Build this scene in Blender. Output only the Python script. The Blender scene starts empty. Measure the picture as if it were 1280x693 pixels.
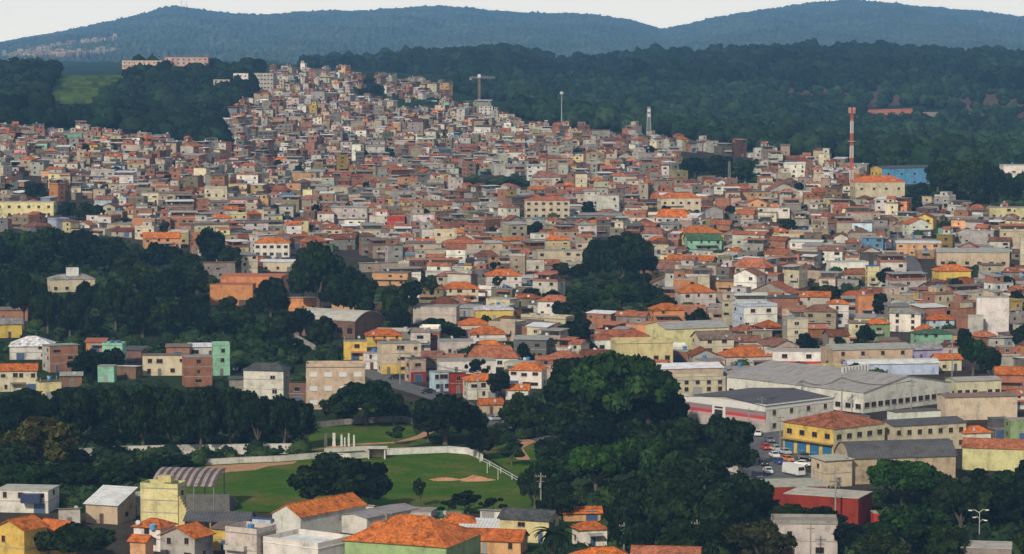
import bpy, math, random
import numpy as np
R = math.radians
C = bpy.context.scene.collection
rnd = random.Random(7)
nr = np.random.default_rng(11)

# ------------------------------------------------------------------ camera geometry (metres; photo pixels 1280 x 693)
F = 3630.0; CAMZ = 100.0; YH = 50.0
PITCH = math.atan((346.5 - YH) / F)
CP, SP = math.cos(PITCH), math.sin(PITCH)

def project(x, y, z):
    f = y * CP - (z - CAMZ) * SP
    u = y * SP + (z - CAMZ) * CP
    return 640 + F * x / f, 346.5 - F * u / f

def zray(Y, py):            # height of the sight line through photo row py at depth Y
    t = (346.5 - py) / F
    return CAMZ + Y * (t * CP - SP) / (CP + t * SP)

# ------------------------------------------------------------------ terrain: a valley floor, a hill of houses, forested ridges behind
DT = [250, 950, 1060, 1200, 1400, 1700, 2000, 2200, 2400, 2700, 3000, 3300, 3800, 4300, 4900, 5600]
COLS = {
 -260: [0, 0, 2, 6, 13, 28, 47, 44, 50, 66, 66, 58, 55, 55, 55, 55],
  100: [0, 0, 1, 5, 12, 27, 46, 42, 50, 66, 62, 55, 52, 52, 52, 52],
  250: [0, 0, 1, 4, 10, 22, 37, 40, 50, 68, 70, 60, 55, 55, 52, 52],
  300: [0, 0, 1, 4, 8, 18, 30, 38, 50, 66, 73, 66, 58, 55, 52, 52],
  350: [0, 0, 1, 3, 6, 14, 25, 33, 44, 60, 73, 68, 60, 58, 55, 52],
  440: [0, 0, 1, 3, 5, 12, 22, 30, 40, 55, 69, 67, 52, 54, 46, 42],
  520: [0, 0, 1, 3, 5, 12, 22, 30, 39, 50, 58, 58, 56, 65, 54, 44],
  640: [0, 0, 1, 3, 6, 14, 26, 34, 40, 40, 40, 50, 62, 73, 58, 46],
  700: [0, 0, 1, 3, 7, 16, 29, 36, 36, 30, 36, 46, 52, 50, 44, 42],
  800: [0, 0, 1, 4, 8, 18, 30, 34, 24, 22, 32, 45, 56, 63, 54, 44],
  960: [0, 0, 2, 6, 11, 20, 27, 22, 16, 18, 28, 42, 58, 71, 58, 46],
 1120: [0, 0, 2, 6, 11, 20, 21, 14, 12, 16, 28, 42, 58, 71, 58, 46],
 1200: [0, 0, 2, 6, 10, 19, 18, 12, 10, 15, 27, 40, 56, 65, 54, 46],
 1300: [0, 0, 2, 5, 10, 18, 16, 10, 9, 14, 26, 38, 56, 66, 54, 46],
 1540: [0, 0, 2, 5, 10, 18, 16, 10, 9, 14, 26, 38, 56, 66, 54, 46]}
CK = sorted(COLS); CT = np.array([COLS[k] for k in CK], float); CKA = np.array(CK, float); DTA = np.array(DT, float)

def ground_z(x, y):
    x = np.asarray(x, float); y = np.asarray(y, float)
    x, y = np.broadcast_arrays(x, y)
    px = 640 + F * x / np.maximum(y, 1)
    i = np.clip(np.searchsorted(CKA, px) - 1, 0, len(CK) - 2)
    u = np.clip((px - CKA[i]) / (CKA[i + 1] - CKA[i]), 0, 1); u = u * u * (3 - 2 * u)
    j = np.clip(np.searchsorted(DTA, y) - 1, 0, len(DT) - 2)
    v = np.clip((y - DTA[j]) / (DTA[j + 1] - DTA[j]), 0, 1)
    a = CT[i, j] * (1 - v) + CT[i, j + 1] * v
    b = CT[i + 1, j] * (1 - v) + CT[i + 1, j + 1] * v
    z = a * (1 - u) + b * u
    amp = np.clip((y - 980) / 500, 0, 1)
    z = z + amp * (1.6 * np.sin(x / 61 + y / 97) + 1.3 * np.sin(x / 37 - y / 71 + 2) + 0.8 * np.sin(x / 19 + y / 29))
    return z

YS = np.concatenate([np.arange(420, 1000, 2.0), np.arange(1000, 5600, 5.0)])
_cache = {}
def unproject(px, py):
    """the nearest ground point that shows at photo pixel px, py"""
    k = round(px / 2)
    if k not in _cache:
        X = (k * 2 - 640) / F * YS
        z = ground_z(X, YS)
        _cache[k] = np.minimum.accumulate(project(0, YS, z)[1])
    row = _cache[k]
    idx = np.argmax(row <= py)
    if row[idx] > py: idx = len(YS) - 1
    Y = YS[idx]
    if idx > 0 and row[idx - 1] > row[idx]:
        Y = YS[idx - 1] + (YS[idx] - YS[idx - 1]) * min(1, max(0, (row[idx - 1] - py) / (row[idx - 1] - row[idx])))
    fwd = Y * CP - (float(ground_z((px - 640) / F * Y, Y)) - CAMZ) * SP
    X = (px - 640) / F * fwd
    return X, Y, float(ground_z(X, Y))

def in_poly(px, py, poly):
    c = False; n = len(poly); j = n - 1
    for i in range(n):
        xi, yi = poly[i]; xj, yj = poly[j]
        if (yi > py) != (yj > py) and px < (xj - xi) * (py - yi) / (yj - yi) + xi: c = not c
        j = i
    return c

def npoly(px, py, poly):
    c = np.zeros(px.shape, bool); n = len(poly); j = n - 1
    for i in range(n):
        xi, yi = poly[i]; xj, yj = poly[j]
        if yi != yj:
            c ^= ((yi > py) != (yj > py)) & (px < (xj - xi) * (py - yi) / (yj - yi) + xi)
        j = i
    return c

# ------------------------------------------------------------------ materials
def srgb(r, g, b):
    f = lambda c: (c / 255 / 12.92) if c <= 10 else ((c / 255 + .055) / 1.055) ** 2.4
    return (f(r), f(g), f(b))

def new_mat(name):
    m = bpy.data.materials.new(name); m.use_nodes = True
    nt = m.node_tree; b = nt.nodes['Principled BSDF']
    return m, nt, b

def N(nt, t, **kw):
    n = nt.nodes.new(t)
    for k, v in kw.items():
        if k in n.inputs: n.inputs[k].default_value = v
        else: setattr(n, k, v)
    return n

def ramp(nt, fac, stops):
    r = nt.nodes.new('ShaderNodeValToRGB')
    e = r.color_ramp.elements
    while len(e) < len(stops): e.new(0.5)
    for i, (p, c) in enumerate(stops):
        e[i].position = p; e[i].color = (c, c, c, 1) if isinstance(c, (int, float)) else (*c, 1)
    nt.links.new(fac, r.inputs[0]); return r.outputs[0]

def mul(nt, a, b, fac=1.0):
    m = nt.nodes.new('ShaderNodeMix'); m.data_type = 'RGBA'; m.blend_type = 'MULTIPLY'
    m.inputs[0].default_value = fac
    nt.links.new(a, m.inputs[6]); nt.links.new(b, m.inputs[7]); return m.outputs[2]

def mix(nt, fac, a, b):
    m = nt.nodes.new('ShaderNodeMix'); m.data_type = 'RGBA'
    nt.links.new(fac, m.inputs[0])
    for s, v in ((6, a), (7, b)):
        if isinstance(v, tuple): m.inputs[s].default_value = (*v, 1)
        else: nt.links.new(v, m.inputs[s])
    return m.outputs[2]

def coords(nt, scale=(1, 1, 1), kind='Object'):
    t = nt.nodes.new('ShaderNodeTexCoord'); m = nt.nodes.new('ShaderNodeMapping')
    m.inputs['Scale'].default_value = scale
    nt.links.new(t.outputs[kind], m.inputs[0]); return m.outputs[0]

def noise(nt, scale, vec, detail=3, rough=.6):
    n = N(nt, 'ShaderNodeTexNoise', Scale=scale, Detail=detail, Roughness=rough)
    nt.links.new(vec, n.inputs['Vector']); return n.outputs[0]

def attr(nt):
    a = nt.nodes.new('ShaderNodeVertexColor'); a.layer_name = 'Col'; return a.outputs[0]

def bump(nt, b, h, s=.5, dist=.05):
    n = N(nt, 'ShaderNodeBump', Strength=s, Distance=dist)
    nt.links.new(h, n.inputs['Height']); nt.links.new(n.outputs[0], b.inputs['Normal'])

M = {}
def make_materials():
    # weathered plaster, brick or block
    m, nt, b = new_mat('weathered_wall')
    blot = ramp(nt, noise(nt, .3, coords(nt), 6, .75), [(.32, .45), (.46, .86), (.6, 1.0), (.7, 1.06)])
    streak = ramp(nt, noise(nt, 1.0, coords(nt, (.7, .7, .14)), 5, .7), [(.33, .72), (.5, 1.0)])
    fine = ramp(nt, noise(nt, 5, coords(nt), 2), [(.3, .85), (.7, 1.1)])
    c = mul(nt, mul(nt, mul(nt, attr(nt), blot), streak, .8), fine)
    nt.links.new(c, b.inputs['Base Color']); b.inputs['Roughness'].default_value = .92
    b.inputs['Specular IOR Level'].default_value = .2
    M['wall'] = m
    # clay roof tiles
    m, nt, b = new_mat('clay_tile')
    v = N(nt, 'ShaderNodeTexVoronoi', Scale=2.6); nt.links.new(coords(nt), v.inputs['Vector'])
    hs = nt.nodes.new('ShaderNodeSeparateColor'); nt.links.new(v.outputs['Color'], hs.inputs[0])
    tile = ramp(nt, hs.outputs[0], [(0, .6), (.6, 1.0), (1, 1.25)])
    blot = ramp(nt, noise(nt, .5, coords(nt), 5, .75), [(.34, .3), (.46, .8), (.56, 1.0), (.7, 1.2)])
    c = mul(nt, mul(nt, attr(nt), tile), blot)
    nt.links.new(c, b.inputs['Base Color']); b.inputs['Roughness'].default_value = .9
    b.inputs['Specular IOR Level'].default_value = .2
    w = N(nt, 'ShaderNodeTexWave', Scale=1.6); nt.links.new(coords(nt), w.inputs['Vector'])
    bump(nt, b, w.outputs['Fac'], .7, .08)
    M['tile'] = m
    # corrugated sheet
    m, nt, b = new_mat('roof_sheet')
    w = N(nt, 'ShaderNodeTexWave', Scale=.45, Distortion=.6); nt.links.new(coords(nt), w.inputs['Vector'])
    band = ramp(nt, w.outputs['Fac'], [(.2, .82), (.8, 1.04)])
    blot = ramp(nt, noise(nt, .3, coords(nt, (1, 2.5, 1)), 5, .75), [(.32, .55), (.52, .95), (.7, 1.08)])
    c = mul(nt, mul(nt, attr(nt), band), blot)
    nt.links.new(c, b.inputs['Base Color']); b.inputs['Roughness'].default_value = .75
    b.inputs['Specular IOR Level'].default_value = .25
    M['sheet'] = m
    # stained concrete
    m, nt, b = new_mat('stained_concrete')
    blot = ramp(nt, noise(nt, .5, coords(nt), 6, .75), [(.3, .5), (.5, .9), (.72, 1.1)])
    fine = ramp(nt, noise(nt, 4, coords(nt), 3), [(.3, .8), (.7, 1.1)])
    nt.links.new(mul(nt, mul(nt, attr(nt), blot), fine), b.inputs['Base Color'])
    b.inputs['Roughness'].default_value = .95; b.inputs['Specular IOR Level'].default_value = .15
    M['conc'] = m
    m, nt, b = new_mat('dark_window_glass')
    nt.links.new(attr(nt), b.inputs['Base Color']); b.inputs['Roughness'].default_value = .25
    M['glass'] = m
    m, nt, b = new_mat('paint')
    fine = ramp(nt, noise(nt, 3, coords(nt), 3), [(.3, .85), (.7, 1.05)])
    nt.links.new(mul(nt, attr(nt), fine), b.inputs['Base Color']); b.inputs['Roughness'].default_value = .5
    M['paint'] = m
    # leaves: brightness differs from tree to tree and leaf cluster to leaf cluster
    m, nt, b = new_mat('leaves')
    oi = nt.nodes.new('ShaderNodeObjectInfo')
    tint = ramp(nt, oi.outputs['Random'], [(0, (.5, .55, .7)), (.3, (.8, .8, .7)), (.6, (1.0, 1.0, .7)), (.85, (1.35, 1.3, .75)), (1, (1.8, 1.45, .7))])
    nt.links.new(mul(nt, attr(nt), tint), b.inputs['Base Color'])
    b.inputs['Roughness'].default_value = .8; b.inputs['Specular IOR Level'].default_value = 0
    M['leaf'] = m
    m, nt, b = new_mat('forest_leaves')
    t = nt.nodes.new('ShaderNodeNewGeometry')
    mp = nt.nodes.new('ShaderNodeMapping'); nt.links.new(t.outputs['Position'], mp.inputs[0])
    patch = ramp(nt, noise(nt, .006, mp.outputs[0], 4, .65), [(.35, .6), (.5, .95), (.66, 1.35)])
    nt.links.new(mul(nt, attr(nt), patch), b.inputs['Base Color'])
    b.inputs['Roughness'].default_value = .85; b.inputs['Specular IOR Level'].default_value = 0
    M['forest'] = m
    m, nt, b = new_mat('bark')
    f = ramp(nt, noise(nt, 3, coords(nt, (1, 1, .3)), 4), [(.3, (.05, .04, .03)), (.7, (.15, .12, .09))])
    nt.links.new(f, b.inputs['Base Color']); b.inputs['Roughness'].default_value = .95
    M['bark'] = m
    # ground
    m, nt, b = new_mat('ground_soil')
    n1 = ramp(nt, noise(nt, .05, coords(nt), 8, .7), [(.3, .5), (.5, .95), (.7, 1.35)])
    n2 = ramp(nt, noise(nt, .8, coords(nt), 4, .7), [(.3, .75), (.7, 1.2)])
    nt.links.new(mul(nt, mul(nt, attr(nt), n1), n2), b.inputs['Base Color'])
    b.inputs['Roughness'].default_value = .95; b.inputs['Specular IOR Level'].default_value = 0
    M['ground'] = m
    m, nt, b = new_mat('mountain_forest')
    n1 = ramp(nt, noise(nt, .004, coords(nt), 8, .7), [(.3, (.028, .05, .05)), (.5, (.055, .085, .075)), (.7, (.10, .13, .10))])
    n2 = ramp(nt, noise(nt, .06, coords(nt), 5, .85), [(.36, .1), (.64, 2.4)])
    nt.links.new(mul(nt, n1, n2), b.inputs['Base Color'])
    b.inputs['Roughness'].default_value = .95; b.inputs['Specular IOR Level'].default_value = 0
    M['mount'] = m
    m, nt, b = new_mat('mown_grass')
    n1 = ramp(nt, noise(nt, .06, coords(nt), 7, .75), [(.30, (.03, .08, .009)), (.42, (.043, .105, .013)), (.52, (.07, .12, .018)), (.6, (.12, .12, .035)), (.68, (.2, .12, .06))])
    n2 = ramp(nt, noise(nt, 1.6, coords(nt), 5, .8), [(.3, .55), (.7, 1.35)])
    nt.links.new(mul(nt, n1, n2), b.inputs['Base Color'])
    b.inputs['Roughness'].default_value = .95; b.inputs['Specular IOR Level'].default_value = 0
    M['grass'] = m
    m, nt, b = new_mat('red_sand')
    n1 = ramp(nt, noise(nt, .4, coords(nt), 6, .7), [(.3, (.30, .13, .06)), (.7, (.52, .29, .16))])
    nt.links.new(n1, b.inputs['Base Color']); b.inputs['Roughness'].default_value = 1
    M['sand'] = m
    m, nt, b = new_mat('asphalt')
    n1 = ramp(nt, noise(nt, .3, coords(nt), 6, .7), [(.3, .06), (.7, .13)])
    n2 = ramp(nt, noise(nt, 6, coords(nt), 3, .7), [(.3, .8), (.7, 1.2)])
    nt.links.new(mul(nt, n1, n2), b.inputs['Base Color']); b.inputs['Roughness'].default_value = .85
    M['road'] = m
MATS = ['wall', 'tile', 'sheet', 'conc', 'glass', 'paint', 'leaf', 'bark', 'forest']

# ------------------------------------------------------------------ mesh builder
class MB:
    def __init__(s): s.v = []; s.f = []; s.m = []; s.c = []
    def face(s, pts, mat, col):
        i = len(s.v); s.v.extend(pts); s.f.append(tuple(range(i, i + len(pts)))); s.m.append(mat); s.c.append(col)
    def box(s, x0, x1, y0, y1, z0, z1, mat, col, bottom=False, topmat=None, topcol=None):
        i = len(s.v)
        s.v += [(x0, y0, z0), (x1, y0, z0), (x1, y1, z0), (x0, y1, z0), (x0, y0, z1), (x1, y0, z1), (x1, y1, z1), (x0, y1, z1)]
        fs = [(0, 1, 5, 4), (1, 2, 6, 5), (2, 3, 7, 6), (3, 0, 4, 7), (4, 5, 6, 7)]
        if bottom: fs.append((3, 2, 1, 0))
        for k, q in enumerate(fs):
            s.f.append(tuple(i + a for a in q))
            s.m.append(topmat if k == 4 and topmat else mat); s.c.append(topcol if k == 4 and topcol else col)
    def tube(s, p, q, r0, r1, mat, col, n=6):
        p = np.array(p, float); q = np.array(q, float); d = q - p; L = np.linalg.norm(d); d /= max(L, 1e-6)
        a = np.cross(d, (0, 0, 1) if abs(d[2]) < .9 else (1, 0, 0)); a /= np.linalg.norm(a); b = np.cross(d, a)
        i = len(s.v)
        for c, r in ((p, r0), (q, r1)):
            for k in range(n):
                t = 2 * math.pi * k / n; s.v.append(tuple(c + r * (a * math.cos(t) + b * math.sin(t))))
        for k in range(n):
            k2 = (k + 1) % n
            s.f.append((i + k, i + n + k, i + n + k2, i + k2)); s.m.append(mat); s.c.append(col)
        s.f.append(tuple(i + n + k for k in range(n - 1, -1, -1))); s.m.append(mat); s.c.append(col)
        s.f.append(tuple(i + k for k in range(n))); s.m.append(mat); s.c.append(col)
    def add(s, o, x=0, y=0, z=0, a=0, sc=1):
        i = len(s.v); ca, sa = math.cos(a) * sc, math.sin(a) * sc
        s.v += [(x + p[0] * ca - p[1] * sa, y + p[0] * sa + p[1] * ca, z + p[2] * sc) for p in o.v]
        s.f += [tuple(i + k for k in q) for q in o.f]; s.m += o.m; s.c += o.c
    def mesh(s, name):
        me = bpy.data.meshes.new(name); me.from_pydata(s.v, [], s.f)
        used = [m for m in MATS if m in set(s.m)]
        ix = {m: k for k, m in enumerate(used)}
        for m in used: me.materials.append(M[m])
        me.polygons.foreach_set('material_index', [ix[m] for m in s.m])
        ca = me.color_attributes.new('Col', 'FLOAT_COLOR', 'CORNER')
        n = np.array([len(q) for q in s.f]); cols = np.ones((len(s.f), 4), np.float32); cols[:, :3] = np.array(s.c, np.float32)[:, :3]
        ca.data.foreach_set('color', np.repeat(cols, n, axis=0).ravel())
        me.update(); return me

def link(name, me, parent=None, loc=None, rz=None, scale=None):
    o = bpy.data.objects.new(name, me); C.objects.link(o)
    if parent is not None: o.parent = parent
    if loc is not None: o.location = loc
    if rz is not None: o.rotation_euler = (0, 0, rz)
    if scale is not None: o.scale = scale
    return o

def thing(name, label, cat, loc, rz=0, group=None, me=None):
    o = link(name, me, None, loc, rz); o['label'] = label; o['category'] = cat
    if group: o['group'] = group
    return o
# ------------------------------------------------------------------ houses
WALLS = {'white': (.70, .675, .61), 'cream': (.60, .53, .38), 'pale yellow': (.66, .58, .30), 'yellow': (.66, .46, .11), 'peach': (.64, .36, .18),
         'orange': (.64, .27, .11), 'pale pink': (.56, .43, .345), 'brick': (.33, .15, .095), 'brown': (.2, .12, .09), 'grey': (.29, .262, .235), 'dark grey': (.12, .12, .12),
         'beige': (.48, .38, .27), 'mint': (.26, .52, .38), 'blue': (.10, .27, .46), 'pink': (.66, .33, .30), 'green': (.27, .39, .18),
         'lilac': (.42, .36, .60), 'red': (.55, .05, .035), 'pale grey': (.48, .45, .405), 'dark red': (.28, .035, .02), 'pale blue': (.45, .55, .66)}
ROOFC = {'bright tile': (.60, .165, .035), 'tile': (.42, .145, .075), 'old tile': (.27, .125, .085), 'grey sheet': (.33, .315, .295), 'dark sheet': (.09, .09, .095),
         'white sheet': (.72, .72, .72), 'brown sheet': (.2, .15, .12), 'blue sheet': (.03, .12, .5), 'concrete': (.32, .30, .265), 'dark concrete': (.13, .125, .12), 'green sheet': (.07, .16, .08),
         'pale concrete': (.45, .43, .38)}
def jit(c, a=.12):
    k = 1 + rnd.uniform(-a, a); return tuple(max(0, v * k * (1 + rnd.uniform(-.05, .05))) for v in c)

def slab(mb, pts, t, mat, col):
    """thick sheet under four (or three) counter-clockwise top points"""
    n = len(pts); i = len(mb.v)
    mb.v += [tuple(p) for p in pts] + [(p[0], p[1], p[2] - t) for p in pts]
    mb.f.append(tuple(i + k for k in range(n))); mb.f.append(tuple(i + n + k for k in range(n - 1, -1, -1)))
    for k in range(n):
        k2 = (k + 1) % n; mb.f.append((i + k2, i + k, i + n + k, i + n + k2))
    mb.m += [mat] * (n + 2); mb.c += [col] * (n + 2)

def vol(mb, x0, x1, y0, y1, z0, z1, fc, sc, mat='wall', top=(.28, .27, .25)):
    i = len(mb.v)
    mb.v += [(x0, y0, z0), (x1, y0, z0), (x1, y1, z0), (x0, y1, z0), (x0, y0, z1), (x1, y0, z1), (x1, y1, z1), (x0, y1, z1)]
    for q, c, m in (((0, 1, 5, 4), fc, mat), ((1, 2, 6, 5), sc, mat), ((2, 3, 7, 6), sc, mat), ((3, 0, 4, 7), sc, mat), ((4, 5, 6, 7), top, 'conc')):
        mb.f.append(tuple(i + a for a in q)); mb.m.append(m); mb.c.append(c)

def roof(kind, x0, x1, y0, y1, z, col, rise=None, axis='x', oh=.45):
    """-> (roof builder, gable/infill builder)"""
    r, g = MB(), MB(); w, d = x1 - x0, y1 - y0
    if kind in ('gable', 'hip'):
        span = d if axis == 'x' else w
        rise = rise or span * .22
        X0, X1, Y0, Y1 = x0 - oh, x1 + oh, y0 - oh, y1 + oh; k = oh * rise / (span / 2); zl = z - k + .12; zt = z + rise + .12
        mat = 'tile'
        if kind == 'hip':
            if w >= d: a, b = (X0 + (d / 2) * .95, (Y0 + Y1) / 2, zt), (X1 - (d / 2) * .95, (Y0 + Y1) / 2, zt)
            else: a, b = ((X0 + X1) / 2, Y0 + w / 2 * .95, zt), ((X0 + X1) / 2, Y1 - w / 2 * .95, zt)
            A, B, Cc, D = (X0, Y0, zl), (X1, Y0, zl), (X1, Y1, zl), (X0, Y1, zl)
            if w >= d: fs = [(A, B, b, a), (B, Cc, b), (Cc, D, a, b), (D, A, a)]
            else: fs = [(A, B, a), (B, Cc, b, a), (Cc, D, b), (D, A, a, b)]
            for f in fs: r.face(list(f), mat, col)
            r.face([A, D, Cc, B], 'wall', (.3, .25, .2))
            ridge = tuple(c * .8 for c in col)
            r.tube(a, b, .14, .14, mat, ridge, 5)
            for p, q in ((A, a), (D, a), (B, b), (Cc, b)) if w >= d else ((A, a), (B, a), (Cc, b), (D, b)): r.tube(p, q, .11, .11, mat, ridge, 4)
        elif axis == 'x':
            ym = (y0 + y1) / 2
            slab(r, [(X0, Y0, zl), (X1, Y0, zl), (X1, ym, zt), (X0, ym, zt)], .14, mat, col)
            slab(r, [(X0, ym, zt), (X1, ym, zt), (X1, Y1, zl), (X0, Y1, zl)], .14, mat, col)
            for xx, s in ((x0 + .004, 1), (x1 - .004, -1)):
                t = [(xx, y0, z), (xx, y1, z), (xx, ym, z + rise - .03)]; g.face(t[::-1] if s > 0 else t, 'wall', None)
            r.tube((X0, ym, zt + .02), (X1, ym, zt + .02), .13, .13, mat, tuple(c * .8 for c in col), 5)
        else:
            xm = (x0 + x1) / 2
            slab(r, [(X0, Y0, zl), (xm, Y0, zt), (xm, Y1, zt), (X0, Y1, zl)], .14, mat, col)
            slab(r, [(xm, Y0, zt), (X1, Y0, zl), (X1, Y1, zl), (xm, Y1, zt)], .14, mat, col)
            for yy, s in ((y0 + .004, 1), (y1 - .004, -1)):
                t = [(x0, yy, z), (x1, yy, z), (xm, yy, z + rise - .03)]; g.face(t if s > 0 else t[::-1], 'wall', None)
            r.tube((xm, Y0, zt + .02), (xm, Y1, zt + .02), .13, .13, mat, tuple(c * .8 for c in col), 5)
    elif kind == 'shed':
        t = rnd.random() if not rise else 0; rise = rise or rnd.uniform(.3, .9)
        a, b = (0, rise) if t < .6 else (rise, 0)
        slab(r, [(x0 - oh, y0 - oh, z + .12 + a), (x1 + oh, y0 - oh, z + .12 + a), (x1 + oh, y1 + oh, z + .12 + b), (x0 - oh, y1 + oh, z + .12 + b)], .1, 'sheet', col)
        # infill between wall head and the tilted sheet
        for yy, h in ((y0, a), (y1, b)):
            if h > .05: g.face([(x0, yy, z), (x1, yy, z), (x1, yy, z + h), (x0, yy, z + h)] if yy == y0 else [(x1, yy, z), (x0, yy, z), (x0, yy, z + h), (x1, yy, z + h)], 'wall', None)
        for xx in (x0, x1):
            q = [(xx, y0, z), (xx, y1, z), (xx, y1, z + b), (xx, y0, z + a)]; g.face(q if xx == x1 else q[::-1], 'wall', None)
    elif kind in ('low gable', 'barrel'):
        rise = rise or (d if axis == 'x' else w) * (.09 if kind == 'low gable' else .16); n = 2 if kind == 'low gable' else 10
        lo, hi = (y0 - .3, y1 + .3) if axis == 'x' else (x0 - .3, x1 + .3)
        pts = []
        for k in range(n + 1):
            u = k / n; hgt = rise * (1 - abs(2 * u - 1)) if n == 2 else rise * (1 - (2 * u - 1) ** 2)
            pts.append((lo + (hi - lo) * u, z + .14 + hgt))
        for (p, zp), (q, zq) in zip(pts, pts[1:]):
            if axis == 'x': slab(r, [(x0 - .3, p, zp), (x1 + .3, p, zp), (x1 + .3, q, zq), (x0 - .3, q, zq)], .12, 'sheet', col)
            else: slab(r, [(p, y0 - .3, zp), (q, y0 - .3, zq), (q, y1 + .3, zq), (p, y1 + .3, zp)], .12, 'sheet', col)
        for k in range(n):
            (p, zp), (q, zq) = pts[k], pts[k + 1]; zp -= .13; zq -= .13
            if axis == 'x':
                for xx, s in ((x0, -1), (x1, 1)):
                    f = [(xx, p, z - .02), (xx, q, z - .02), (xx, q, zq), (xx, p, zp)]; g.face(f if s > 0 else f[::-1], 'wall', None)
            else:
                for yy, s in ((y0, -1), (y1, 1)):
                    f = [(p, yy, z - .02), (q, yy, z - .02), (q, yy, zq), (p, yy, zp)]; g.face(f if s < 0 else f[::-1], 'wall', None)
    else:  # flat: slab, parapet
        r.box(x0 - .12, x1 + .12, y0 - .12, y1 + .12, z + .003, z + .16, 'conc', col, True)
        if kind == 'parapet':
            ph = rnd.uniform(.5, 1.0); t = .14; zz = z + .16
            for a in ((x0, x1, y0, y0 + t), (x0, x1, y1 - t, y1), (x0, x0 + t, y0 + t, y1 - t), (x1 - t, x1, y0 + t, y1 - t)):
                g.box(*a, zz, zz + ph, 'wall', None)
    return r, g

_wc = {}
def window_mb(w, h, kind):
    k = (round(w, 1), round(h, 1), kind)
    if k in _wc: return _wc[k][0]
    w, h = k[0], k[1]; mb = MB()
    fc = {'white': (.6, .6, .58), 'shutter': (.66, .66, .64), 'brown': (.16, .08, .04), 'metal': (.35, .35, .35), 'bare': (.2, .19, .18)}[kind]
    t = .08
    mb.box(-w / 2, w / 2, -.03, .02, 0, h, 'glass' if kind != 'shutter' else 'paint', (.014, .016, .02) if kind != 'shutter' else (.6, .62, .62), True)
    mb.box(-w / 2 - t, w / 2 + t, -.09, .02, -t, 0, 'paint', fc, True); mb.box(-w / 2 - t, w / 2 + t, -.09, .02, h, h + t, 'paint', fc, True)
    mb.box(-w / 2 - t, -w / 2, -.085, .02, 0, h, 'paint', fc); mb.box(w / 2, w / 2 + t, -.085, .02, 0, h, 'paint', fc)
    if kind != 'bare': mb.box(-.03, .03, -.06, -.03, 0, h, 'paint', fc)
    mb.box(-w / 2 - .15, w / 2 + .15, -.16, .02, -t - .08, -t - .003, 'conc', (.4, .38, .35), True)
    _wc[k] = [mb, None]; return mb
def window_me(w, h, kind):
    window_mb(w, h, kind); e = _wc[(round(w, 1), round(h, 1), kind)]
    if e[1] is None: e[1] = e[0].mesh('window')
    return e[1]
_dc = {}
def door_mb(w, h, col):
    k = (round(w, 1), round(h, 1), col)
    if k not in _dc:
        mb = MB(); w, h = k[0], k[1]
        mb.box(-w / 2, w / 2, -.05, .02, 0, h, 'paint', col, True)
        mb.box(-w / 2 - .08, -w / 2, -.1, .02, 0, h, 'paint', (.3, .28, .25)); mb.box(w / 2, w / 2 + .08, -.1, .02, 0, h, 'paint', (.3, .28, .25))
        mb.box(-w / 2 - .08, w / 2 + .08, -.1, .02, h, h + .1, 'paint', (.3, .28, .25), True)
        for q in range(1, 4): mb.box(-w / 2 + .05, w / 2 - .05, -.06, -.05, h * q / 4, h * q / 4 + .03, 'paint', tuple(c * .6 for c in col), True)
        _dc[k] = [mb, None]
    return _dc[k][0]
def door_me(w, h, col):
    door_mb(w, h, col); e = _dc[(round(w, 1), round(h, 1), col)]
    if e[1] is None: e[1] = e[0].mesh('door')
    return e[1]

def tank_mb(col):
    mb = MB(); n = 10
    for (z0, z1, r0, r1) in ((0, .9, .55, .68), (.9, 1.0, .74, .74), (1.0, 1.12, .7, .3)):
        mb.tube((0, 0, z0), (0, 0, z1), r0, r1, 'paint', col, n)
    return mb
TANKC = [(.06, .2, .5), (.06, .2, .5), (.35, .34, .32), (.5, .5, .48)]

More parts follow.
